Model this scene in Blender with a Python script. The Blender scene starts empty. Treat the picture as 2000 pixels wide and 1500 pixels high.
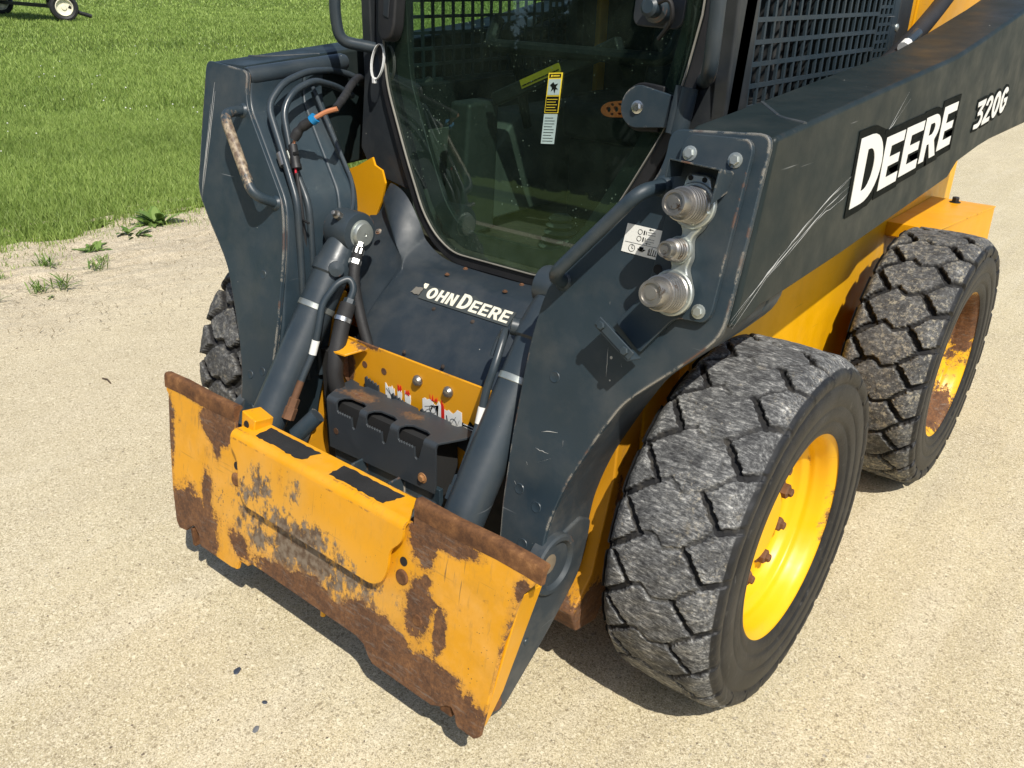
import bpy, bmesh, math, random
import numpy as np
from mathutils import Vector, Matrix
S = bpy.context.scene
COL = S.collection
rnd = random.Random(7)
nrng = np.random.default_rng(11)
R_ = math.radians

# ------------------------------------------------------------------ camera
cam = bpy.data.cameras.new('camera')
cam.sensor_width = 36.0
cam.lens = 1701.93 / 2000 * 36
cam.clip_start = 0.05
cam.clip_end = 800
co = bpy.data.objects.new('camera', cam)
COL.objects.link(co)
_r = Vector((0.77190717, 0.63535203, 0.02207089))
_d = Vector((0.2861708, -0.31625707, -0.90448203))
_f = Vector((-0.56768441, 0.70449221, -0.42594029))
m = Matrix.Identity(4)
for i in range(3):
    m[i][0] = _r[i]; m[i][1] = -_d[i]; m[i][2] = -_f[i]
m[0][3], m[1][3], m[2][3] = 1.27059, -1.51134, 1.40323
co.matrix_world = m
S.camera = co

# ------------------------------------------------------------------ sky, sun, exposure
SUN = Vector((0.525, -0.33, 0.785)).normalized()
w = bpy.data.worlds.new('World'); S.world = w; w.use_nodes = True
nt = w.node_tree; nt.nodes.clear()
sky = nt.nodes.new('ShaderNodeTexSky'); sky.sky_type = 'NISHITA'; sky.sun_disc = False
sky.sun_elevation = math.asin(SUN.z)
sky.sun_rotation = math.atan2(SUN.x, SUN.y)
sky.air_density = 1.0; sky.dust_density = 1.2; sky.ozone_density = 1.0
bg = nt.nodes.new('ShaderNodeBackground'); bg.inputs['Strength'].default_value = 0.11
ow = nt.nodes.new('ShaderNodeOutputWorld')
nt.links.new(sky.outputs[0], bg.inputs[0]); nt.links.new(bg.outputs[0], ow.inputs[0])
sl = bpy.data.lights.new('sun', 'SUN'); sl.energy = 4.4; sl.angle = R_(0.5); sl.color = (1.0, 0.95, 0.86)
so = bpy.data.objects.new('sun', sl); COL.objects.link(so)
so.rotation_euler = SUN.to_track_quat('Z', 'Y').to_euler()
so.location = SUN * 30
S.view_settings.view_transform = 'Standard'
S.view_settings.look = 'None'
S.view_settings.exposure = 0.22
S.view_settings.gamma = 1.0
S.view_settings.use_curve_mapping = False

# ------------------------------------------------------------------ material helper
class NT:
    def __init__(s, name):
        s.m = bpy.data.materials.new(name); s.m.use_nodes = True
        s.t = s.m.node_tree; s.t.nodes.clear()
        s.out = s.t.nodes.new('ShaderNodeOutputMaterial')
        s.tc = s.t.nodes.new('ShaderNodeTexCoord')
        s.P = s.tc.outputs['Object']
    def n(s, typ, **kw):
        x = s.t.nodes.new(typ)
        for k, v in kw.items(): setattr(x, k, v)
        return x
    def put(s, sock, v):
        if isinstance(v, bpy.types.NodeSocket): s.t.links.new(v, sock)
        elif v is not None:
            if isinstance(v, (tuple, list)) and sock.type == 'RGBA' and len(v) == 3: v = (*v, 1)
            if sock.type == 'RGBA' and isinstance(v, (int, float)): v = (v, v, v, 1)
            sock.default_value = v
    def math(s, op, a, b=None, c=None, clamp=False):
        x = s.n('ShaderNodeMath', operation=op, use_clamp=clamp)
        for i, v in enumerate((a, b, c)):
            if v is not None: s.put(x.inputs[i], v)
        return x.outputs[0]
    def scale(s, v, sc):
        x = s.n('ShaderNodeMapping'); s.put(x.inputs[0], v); x.inputs['Scale'].default_value = sc
        return x.outputs[0]
    def rot(s, v, r, sc=(1, 1, 1)):
        x = s.n('ShaderNodeMapping'); s.put(x.inputs[0], v); x.inputs['Rotation'].default_value = r
        x.inputs['Scale'].default_value = sc
        return x.outputs[0]
    def noise(s, sc, det=4, rough=.55, v=None, dist=0, col=False):
        x = s.n('ShaderNodeTexNoise'); s.put(x.inputs['Vector'], v or s.P)
        x.inputs['Scale'].default_value = sc; x.inputs['Detail'].default_value = det
        x.inputs['Roughness'].default_value = rough; x.inputs['Distortion'].default_value = dist
        return x.outputs['Color' if col else 'Fac']
    def voro(s, sc, v=None, feat='F1', out='Distance', rnd=1):
        x = s.n('ShaderNodeTexVoronoi', feature=feat); s.put(x.inputs['Vector'], v or s.P)
        x.inputs['Scale'].default_value = sc; x.inputs['Randomness'].default_value = rnd
        return x.outputs[out]
    def rng(s, v, a, b, c=0., d=1.):
        x = s.n('ShaderNodeMapRange'); x.clamp = True
        for i, q in enumerate((v, a, b, c, d)): s.put(x.inputs[i], q)
        return x.outputs[0]
    def mix(s, f, a, b, mode='MIX'):
        x = s.n('ShaderNodeMix', data_type='RGBA', blend_type=mode)
        s.put(x.inputs[0], f); s.put(x.inputs[6], a); s.put(x.inputs[7], b)
        return x.outputs[2]
    def ramp(s, f, *stops):
        x = s.n('ShaderNodeValToRGB'); s.put(x.inputs[0], f)
        e = x.color_ramp.elements
        while len(e) < len(stops): e.new(0.5)
        for el, (p, c) in zip(e, stops): el.position = p; el.color = (*c, 1)
        return x.outputs[0]
    def xyz(s, v=None):
        x = s.n('ShaderNodeSeparateXYZ'); s.put(x.inputs[0], v or s.P); return x.outputs
    def bump(s, h, st=.3, d=.002, nrm=None):
        x = s.n('ShaderNodeBump'); x.inputs['Strength'].default_value = st; x.inputs['Distance'].default_value = d
        s.put(x.inputs['Height'], h)
        if nrm: s.put(x.inputs['Normal'], nrm)
        return x.outputs[0]
    def edge(s, rad=.006, lo=.02, hi=.12):
        b = s.n('ShaderNodeBevel', samples=4); b.inputs[0].default_value = rad
        g = s.n('ShaderNodeNewGeometry')
        d = s.n('ShaderNodeVectorMath', operation='DOT_PRODUCT')
        s.put(d.inputs[0], b.outputs[0]); s.put(d.inputs[1], g.outputs['Normal'])
        return s.rng(s.math('SUBTRACT', 1.0, d.outputs['Value']), lo, hi)
    def blob(s, c, r, power=1.0):
        """1 at the centre c of an ellipsoid of radii r, falling to 0 at its surface"""
        x = s.n('ShaderNodeVectorMath', operation='SUBTRACT'); s.put(x.inputs[0], s.P); x.inputs[1].default_value = c
        y = s.n('ShaderNodeVectorMath', operation='DIVIDE'); s.put(y.inputs[0], x.outputs[0]); y.inputs[1].default_value = r
        z = s.n('ShaderNodeVectorMath', operation='LENGTH'); s.put(z.inputs[0], y.outputs[0])
        return s.rng(z.outputs['Value'], 1.0, 0.0)
    def bsdf(s, color, rough=.5, metal=0., spec=.5, normal=None, coat=0., **kw):
        p = s.n('ShaderNodeBsdfPrincipled')
        s.put(p.inputs['Base Color'], color); s.put(p.inputs['Roughness'], rough); s.put(p.inputs['Metallic'], metal)
        s.put(p.inputs['Specular IOR Level'], spec)
        if normal is not None: s.put(p.inputs['Normal'], normal)
        p.inputs['Coat Weight'].default_value = coat; p.inputs['Coat Roughness'].default_value = .15
        s.t.links.new(p.outputs[0], s.out.inputs[0])
        return s.m

RUST = ((0.0, (.040, .020, .012)), (.35, (.095, .043, .020)), (.65, (.175, .080, .032)), (.85, (.27, .13, .052)), (1., (.34, .21, .12)))

def m_dark(name, base=(.022, .037, .049), wear=.5, rough=.42, dust=.25, edgecol=None, streak=None, spec=.5):
    t = NT(name)
    big = t.noise(3.5, 3)
    c = t.mix(t.rng(big, .3, .7), tuple(v * .86 for v in base), tuple(v * 1.12 for v in base))
    # dust film
    d = t.math('MULTIPLY', t.rng(t.noise(9, 6, .65), .45, .8), dust)
    c = t.mix(d, c, (.16, .15, .13))
    # tiny pale chips
    v = t.voro(46); sz = t.rng(t.noise(7, 2), .45, .75, 0., .17)
    chip = t.math('LESS_THAN', v, t.math('MULTIPLY', sz, t.rng(t.noise(31, 2), .5, .7)))
    c = t.mix(chip, c, (.45, .44, .40))
    # scratches: thin stretched noise
    for ang, sc, thr in ((.5, (3, 3, 120), .735), (-.7, (4, 4, 150), .75)):
        s_ = t.noise(1.0, 2, .5, v=t.rot(t.P, (ang, ang * .6, ang), sc))
        g = t.rng(t.noise(2.3, 2), .52, .62)
        s_ = t.math('MULTIPLY', t.rng(s_, thr, thr + .03), g)
        c = t.mix(t.math('MULTIPLY', s_, .55), c, (.35, .36, .36))
    if streak:
        for (cen, rad) in streak:      # paint rubbed off by boots
            b = t.blob(cen, rad)
            q = t.noise(1.0, 6, .75, v=t.scale(t.P, (110, 110, 45)))
            k = t.rng(t.math('ADD', q, t.math('MULTIPLY', b, .42)), .56, .64)
            k = t.math('MULTIPLY', k, t.math('GREATER_THAN', b, .02))
            c = t.mix(k, c, t.mix(t.rng(t.noise(80, 4), .40, .60), (.36, .29, .20), (.14, .10, .07)))
    if wear > 0:
        e = t.edge(.007)
        nz = t.noise(26, 5, .7)
        k = t.math('MULTIPLY', e, t.rng(t.math('ADD', nz, t.math('MULTIPLY', t.noise(4.5, 3), .9)), 1.20 - .36 * wear, 1.27 - .36 * wear))
        ec = edgecol or t.mix(t.rng(t.noise(13, 3), .52, .60), (.44, .40, .33), (.19, .085, .04))
        c = t.mix(k, c, ec)
    bm_ = t.bump(t.noise(180, 3), .12, .001)
    # faint runs of dust and rain marks
    r = t.rng(t.noise(14, 5), .3, .7, rough - .08, rough + .12)
    return t.bsdf(c, r, 0, spec, bm_)

def m_yellow(name, base=(.74, .335, .010), rust=None, wear=.4, grime=.15, grey=None, rough=.36, qs=10, tired=0.):
    """rust: list of (centre, radii, weight) in object space"""
    t = NT(name)
    c = t.mix(t.rng(t.noise(5, 3), .3, .7), tuple(v * .9 for v in base), base)
    c = t.mix(t.math('MULTIPLY', t.rng(t.noise(11, 6, .7), .5, .8), grime), c, (.30, .18, .06))
    s_ = t.noise(1.0, 2, .5, v=t.rot(t.P, (.3, .2, .4), (5, 5, 130)))
    c = t.mix(t.math('MULTIPLY', t.rng(s_, .70, .74), .35), c, (.25, .14, .03))
    if tired:
        c = t.mix(t.math('MULTIPLY', t.rng(t.noise(7, 6, .7), .48, .70), .55 * tired), c, (.80, .42, .10))
        c = t.mix(t.math('MULTIPLY', t.rng(t.noise(1.0, 5, .7, v=t.scale(t.P, (70, 40, 16))), .56, .70), .5 * tired), c, (.42, .22, .05))
        for ang in (.35, -.6, 1.3):
            s2 = t.noise(1.0, 2, .5, v=t.rot(t.P, (.2, ang, 0), (150, 30, 7)))
            c = t.mix(t.math('MULTIPLY', t.math('MULTIPLY', t.rng(s2, .70, .73), t.rng(t.noise(4 + ang, 2), .48, .58)), .8 * tired), c, (.13, .08, .045))
        sp = t.math('LESS_THAN', t.voro(95), t.rng(t.noise(9, 4), .50, .75, 0, .24))
        c = t.mix(t.math('MULTIPLY', sp, .85 * tired), c, (.10, .055, .03))
    rn = t.math('ADD', t.math('MULTIPLY', t.noise(24, 8, .8), .6), t.math('MULTIPLY', t.noise(130, 5, .75), .4))
    rcol = t.ramp(t.rng(rn, .32, .70), *RUST)
    rcol = t.mix(t.math('MULTIPLY', t.rng(t.noise(1.0, 6, .75, v=t.scale(t.P, (22, 60, 120))), .54, .66), .55), rcol, (.20, .165, .135))
    rough_v = t.rng(t.noise(20, 4), .3, .7, rough - .06, rough + .12)
    if grey:
        tot = None
        for cen, rad, wt in grey:
            b = t.math('MULTIPLY', t.blob(cen, rad), wt)
            tot = b if tot is None else t.math('MAXIMUM', tot, b)
        q = t.noise(1.0, 8, .72, v=t.scale(t.P, (60, 60, 30)))
        k = t.rng(t.math('ADD', t.math('MULTIPLY', t.math('ADD', q, t.noise(18, 6, .75)), .5), t.math('MULTIPLY', tot, .30)), .635, .70)
        k = t.math('MULTIPLY', k, t.math('GREATER_THAN', tot, .01))
        gc = t.mix(t.rng(t.noise(60, 4), .4, .6), (.105, .066, .040), (.21, .165, .12))
        c = t.mix(k, c, gc)
        # faded paint
        c = t.mix(t.math('MULTIPLY', t.rng(tot, 0, .5), .35), c, t.mix(k, (.62, .36, .10), gc))
        rough_v = t.mix(k, rough_v, .8)
    k = None
    if rust:
        tot = None
        for cen, rad, wt in rust:
            b = t.math('MULTIPLY', t.blob(cen, rad), wt)
            tot = b if tot is None else t.math('MAXIMUM', tot, b)
        q = t.math('ADD', t.math('MULTIPLY', t.noise(qs, 8, .72), .72), t.math('ADD', t.math('MULTIPLY', t.noise(75, 5, .75), .17), t.math('MULTIPLY', t.noise(1.0, 5, .7, v=t.scale(t.P, (26, 40, 150))), .14)))
        kq = t.math('ADD', q, t.math('MULTIPLY', tot, .75))
        k = t.rng(kq, .755, .785)
        fleck = t.math('MULTIPLY', t.rng(kq, .655, .765), t.rng(t.noise(105, 5, .8), .535, .585))
        k = t.math('MAXIMUM', k, t.math('MULTIPLY', fleck, .9))
        c = t.mix(t.math('MULTIPLY', t.rng(kq, .66, .755), .35), c, (.40, .19, .05))
    if wear > 0:
        e = t.edge(.006)
        kk = t.math('MULTIPLY', e, t.rng(t.math('ADD', t.noise(24, 5, .7), t.math('MULTIPLY', t.noise(5, 2), .5)), .98 - .35 * wear, 1.04 - .35 * wear))
        k = kk if k is None else t.math('MAXIMUM', k, kk)
    if k is not None:
        rim = t.rng(k, .02, .5)
        c = t.mix(k, c, rcol)
        rough_v = t.mix(k, rough_v, .85)
    h = t.noise(90, 5)
    if k is not None:
        h = t.math('SUBTRACT', t.math('MULTIPLY', h, t.math('ADD', .15, t.math('MULTIPLY', k, .8))), t.math('MULTIPLY', k, .7))
    return t.bsdf(c, rough_v, 0, .5, t.bump(h, .45, .0015))

def m_simple(name, c, rough=.5, metal=0., var=.15, bump=.1, bscale=120, spec=.5, chips=None):
    t = NT(name)
    col = t.mix(t.rng(t.noise(12, 5), .3, .7), tuple(v * (1 - var) for v in c), tuple(min(1, v * (1 + var)) for v in c))
    if chips:
        k = t.rng(t.noise(28, 6, .7), chips[1], chips[1] + .04)
        col = t.mix(k, col, chips[0])
    return t.bsdf(col, t.rng(t.noise(25, 3), .3, .7, max(.02, rough - .07), rough + .1), metal, spec, t.bump(t.noise(bscale, 3), bump, .001))

def m_rust(name):
    t = NT(name)
    c = t.ramp(t.rng(t.noise(26, 8, .75), .25, .75), *RUST)
    return t.bsdf(c, .85, 0, .3, t.bump(t.noise(70, 6), .5, .002))

def m_rubber_tread(name, dusty=.5, speck=.0):
    t = NT(name)
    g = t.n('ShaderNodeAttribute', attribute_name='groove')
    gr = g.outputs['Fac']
    wob = t.n('ShaderNodeVectorMath', operation='ADD')
    wv = t.n('ShaderNodeVectorMath', operation='SCALE'); t.put(wv.inputs[0], t.noise(14, 3, .6, col=True)); wv.inputs['Scale'].default_value = .012
    t.put(wob.inputs[0], t.P); t.put(wob.inputs[1], wv.outputs[0])
    st = t.noise(1.0, 7, .85, v=t.scale(wob.outputs[0], (42, 205, 205)))
    st2 = t.noise(95, 6, .8)
    blot = t.noise(11, 6, .75)
    f = t.math('ADD', t.math('MULTIPLY', st, .80 * dusty), t.math('ADD', t.math('MULTIPLY', st2, .20 + .8 * (1 - dusty)), t.math('MULTIPLY', blot, .30)))
    c = t.ramp(t.rng(f, .53, .80), (0, (.018, .018, .020)), (.32, (.064, .065, .066)), (.60, (.170, .172, .170)), (1, (.62, .61, .57)))
    c = t.mix(1 - dusty, c, (.042, .042, .043))
    pale = t.math('MULTIPLY', t.rng(t.noise(150, 4, .7), .56, .64), t.rng(t.noise(7, 4, .7), .50, .68))
    c = t.mix(t.math('MULTIPLY', pale, .8), c, (.46, .41, .31))
    if speck:
        sp = t.rng(t.noise(75, 6, .75), .52, .62)
        sp = t.math('MULTIPLY', sp, t.rng(t.noise(5, 3), .35, .6))
        c = t.mix(t.math('MULTIPLY', sp, speck), c, (.40, .36, .27))
    ds = t.rng(t.noise(17, 5, .7), .62, .72)
    c = t.mix(t.math('MULTIPLY', ds, .5), c, (.38, .33, .24))
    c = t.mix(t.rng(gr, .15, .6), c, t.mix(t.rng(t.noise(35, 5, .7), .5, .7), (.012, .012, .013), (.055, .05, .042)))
    # the sidewall is plain black rubber
    sw = t.n('ShaderNodeAttribute', attribute_name='side').outputs['Fac']
    sc = t.mix(t.rng(t.noise(9, 6, .7), .45, .8), (.010, .0105, .012), (.032, .032, .033))
    sc = t.mix(t.math('MULTIPLY', t.rng(t.noise(60, 5, .75), .60, .70), .35), sc, (.16, .15, .13))
    sq = t.rng(t.noise(1.0, 3, .6, v=t.scale(t.P, (30, 70, 24))), .68, .75)
    sc = t.mix(t.math('MULTIPLY', sq, .4), sc, (.13, .125, .12))
    c = t.mix(sw, c, sc)
    h = t.math('ADD', t.math('MULTIPLY', st, .8), t.noise(85, 5))
    return t.bsdf(c, t.mix(sw, .78, .5), 0, .35, t.bump(h, .38, .002))

M = {}
M['dark'] = m_dark('grey_paint')
M['dark_worn'] = m_dark('grey_paint_chipped', wear=.78, streak=None)
M['dark_boom'] = m_dark('grey_paint_boom', base=(.013, .021, .022), wear=.36, rough=.46, dust=.10, spec=.22)
M['dark_dusty'] = m_dark('grey_paint_dusty', base=(.030, .040, .048), wear=.3, dust=.6, rough=.6)
M['dark_blue'] = m_dark('grey_paint_cylinder', base=(.028, .040, .050), wear=.2, dust=.15, rough=.36)
M['plastic'] = m_dark('cover_plastic', base=(.019, .028, .037), wear=.0, rough=.5, dust=.22)
M['plain'] = m_dark('grey_paint_smooth', wear=0, dust=.15)
M['cab'] = m_dark('cab_paint', base=(.020, .024, .028), wear=.15, rough=.4, dust=.15)
M['black'] = m_simple('black_rubber', (.012, .012, .013), .55, var=.3)
M['hose'] = m_simple('black_hose', (.016, .016, .017), .65, var=.4, bump=.5, bscale=300)
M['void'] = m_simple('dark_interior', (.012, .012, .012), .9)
M['yellow'] = m_yellow('yellow_paint', base=(.80, .37, .004), wear=.25, grime=.15)
M['yellow_body'] = m_yellow('yellow_body_paint', base=(.84, .42, .002), wear=.2, grime=.22)
M['rim_front'] = m_yellow('yellow_rim', base=(.86, .47, .003), rust=[((.07, .06, .15), (.05, .10, .09), .40), ((.10, .2, -.05), (.03, .09, .16), .42)], wear=.25, grime=.14, rough=.36, qs=30)
M['rim_rear'] = m_yellow('yellow_rim_rusty', base=(.86, .47, .003), rust=[((.07, .13, .08), (.10, .20, .26), .82), ((.06, .07, -.17), (.10, .18, .16), .72)], wear=.9, grime=.1, qs=34)
PY = lambda x, z: (x, -.6485 + .1732 * z, z)
M['attach'] = m_yellow('attach_plate_paint', base=(.74, .335, .006), wear=.75, grime=.35, tired=1., rust=[
    (PY(.42, .515), (.42, .2, .036), 1.0), (PY(-.42, .515), (.42, .2, .044), 1.05), (PY(-.345, .462), (.090, .2, .075), 1.1), (PY(-.345, .40), (.035, .2, .07), .5), (PY(.35, .478), (.13, .2, .045), .9), (PY(.33, .375), (.028, .2, .022), .5), (PY(.35, .335), (.03, .2, .02), .5), (PY(.545, .45), (.03, .2, .05), .6), (PY(-.50, .42), (.02, .2, .03), .4), (PY(.47, .40), (.03, .2, .02), .33), (PY(.46, .19), (.05, .2, .06), .5),
    (PY(.31, .46), (.07, .2, .10), .75), (PY(-.45, .16), (.20, .2, .15), 1.0), (PY(-.38, .27), (.045, .2, .17), .62), (PY(-.53, .36), (.03, .2, .25), .5),
    (PY(.0, .155), (.30, .2, .12), .92), (PY(-.545, .33), (.028, .2, .26), .75), (PY(-.25, .20), (.09, .2, .07), .55), (PY(.36, .12), (.24, .2, .15), 1.05), (PY(.20, .17), (.22, .2, .13), .95),
    (PY(.315, .30), (.065, .2, .12), .62), (PY(.375, .29), (.03, .2, .09), .7), (PY(.53, .28), (.03, .2, .3), .55), (PY(.41, .36), (.05, .2, .03), .25)],
    grey=[(PY(-.02, .27), (.42, .2, .16), 1.0), (PY(-.18, .30), (.16, .2, .14), .8)])
M['flap'] = m_yellow('flap_paint', base=(.76, .345, .006), wear=.5, grime=.15, tired=.55, rust=[(PY(-.09, .43), (.03, .2, .05), .33)],
    grey=[(PY(-.02, .33), (.30, .2, .085), .95), (PY(-.17, .38), (.11, .2, .09), .8), (PY(-.04, .40), (.05, .2, .09), .7)])
M['rust'] = m_rust('rusty_steel')
M['step'] = m_yellow('step_paint', base=(.036, .043, .050), wear=.25, grime=.0, rust=[((-.12, -.34, .53), (.11, .05, .05), .36), ((.04, -.33, .525), (.10, .04, .05), .34)], rough=.45)
M['kick'] = m_yellow('kick_panel_paint', wear=.4, grime=.12, rust=[((-.215, -.29, .545), (.03, .1, .08), .75), ((-.15, -.3, .627), (.09, .1, .02), .6)])
M['chassis_foot'] = m_yellow('chassis_paint_rusty', base=(.60, .27, .012), wear=.5, grime=.3, rust=[((.47, -.27, .2), (.1, .2, .13), .8), ((.5, -.2, .4), (.03, .03, .3), .45)])
M['zinc'] = m_simple('zinc_plate', (.46, .49, .46), .42, .75, var=.25, bump=.25, bscale=160, chips=((.30, .24, .15), .62))
M['steel'] = m_simple('machined_steel', (.34, .325, .30), .36, .85, var=.3, chips=((.16, .12, .09), .62))
M['chrome'] = m_simple('bright_steel', (.62, .62, .60), .25, .95, var=.1)
M['bolt_rust'] = m_simple('rusty_bolt', (.13, .062, .03), .8, .1, var=.5, bump=.6)
M['bolt_dark'] = m_simple('dull_screw', (.06, .045, .035), .6, .2, var=.5)
M['bolt_brass'] = m_simple('brown_bolt', (.30, .15, .06), .55, .3, var=.4)
M['white'] = m_simple('white_vinyl', (.78, .78, .74), .45, var=.04)
M['offwhite'] = m_simple('aged_white_vinyl', (.74, .71, .58), .5, var=.06)
M['scuff'] = m_simple('bare_scratch', (.46, .46, .44), .5)
M['print'] = m_simple('black_print', (.006, .008, .007), .7, spec=.08)
M['red'] = m_simple('red_print', (.62, .02, .012), .45)
M['decal_yellow'] = m_simple('yellow_vinyl', (.72, .55, .03), .45)
M['decal_pale'] = m_simple('pale_decal', (.36, .46, .44), .5)
M['grip'] = m_simple('black_grip_tape', (.012, .012, .012), .95, var=.5, bump=1., bscale=420, chips=((.66, .31, .02), .70))
M['orange'] = m_simple('orange_plastic', (.60, .14, .04), .5)
M['orange_wire'] = m_simple('orange_wire', (.55, .22, .10), .5)
M['red_wire'] = m_simple('red_wire', (.60, .03, .05), .4)
M['blue'] = m_simple('blue_plastic', (.01, .22, .50), .4)
M['tie'] = m_simple('white_nylon', (.72, .72, .70), .45)
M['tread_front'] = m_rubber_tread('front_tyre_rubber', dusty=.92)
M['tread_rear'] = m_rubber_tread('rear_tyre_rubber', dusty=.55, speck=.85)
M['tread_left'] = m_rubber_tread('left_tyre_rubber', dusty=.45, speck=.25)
M['rail'] = m_dark('scuffed_bar', wear=0, dust=.2, streak=[((-.505, -.36, 1.01), (.085, .13, .155))])
M['console'] = m_simple('console_plastic', (.15, .155, .145), .6)
M['console_dark'] = m_simple('console_dark_plastic', (.055, .06, .058), .5)
M['seat'] = m_simple('seat_vinyl', (.02, .021, .022), .55)
M['floor_mat'] = m_simple('floor_mat', (.09, .07, .055), .9, var=.5)
M['cream'] = m_simple('cream_rim', (.78, .74, .58), .4)

def m_glass():
    t = NT('door_glass')
    tr = t.n('ShaderNodeBsdfTransparent'); tr.inputs[0].default_value = (.43, .56, .49, 1)
    gl = t.n('ShaderNodeBsdfGlossy'); gl.inputs['Roughness'].default_value = .015; gl.inputs[0].default_value = (.9, 1, .95, 1)
    lw = t.n('ShaderNodeLayerWeight'); lw.inputs[0].default_value = .5
    fr = t.math('ADD', .085, t.math('MULTIPLY', .915, t.math('POWER', lw.outputs['Facing'], 5.0)))
    mx = t.n('ShaderNodeMixShader'); t.put(mx.inputs[0], fr)
    t.t.links.new(tr.outputs[0], mx.inputs[1]); t.t.links.new(gl.outputs[0], mx.inputs[2])
    df = t.n('ShaderNodeBsdfDiffuse'); df.inputs[0].default_value = (.16, .23, .17, 1)  # greenish dust film; its tint also paints in the glass's green reflection
    z = t.xyz()[2]
    low = t.rng(z, .90, .77, 0, .16)
    sp = t.math('LESS_THAN', t.voro(85), t.rng(t.noise(9, 3), .45, .7, 0, .17))
    dust = t.math('ADD', t.math('MULTIPLY', t.rng(t.noise(6, 7, .7), .4, .8), .07), t.math('MULTIPLY', low, t.rng(t.noise(22, 5, .7), .3, .65)))
    dust = t.math('ADD', t.math('ADD', dust, .018), t.math('MULTIPLY', sp, .55), clamp=True)
    m2 = t.n('ShaderNodeMixShader'); t.put(m2.inputs[0], dust)
    t.t.links.new(mx.outputs[0], m2.inputs[1]); t.t.links.new(df.outputs[0], m2.inputs[2])
    t.t.links.new(m2.outputs[0], t.out.inputs[0])
    return t.m
M['glass'] = m_glass()

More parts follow.
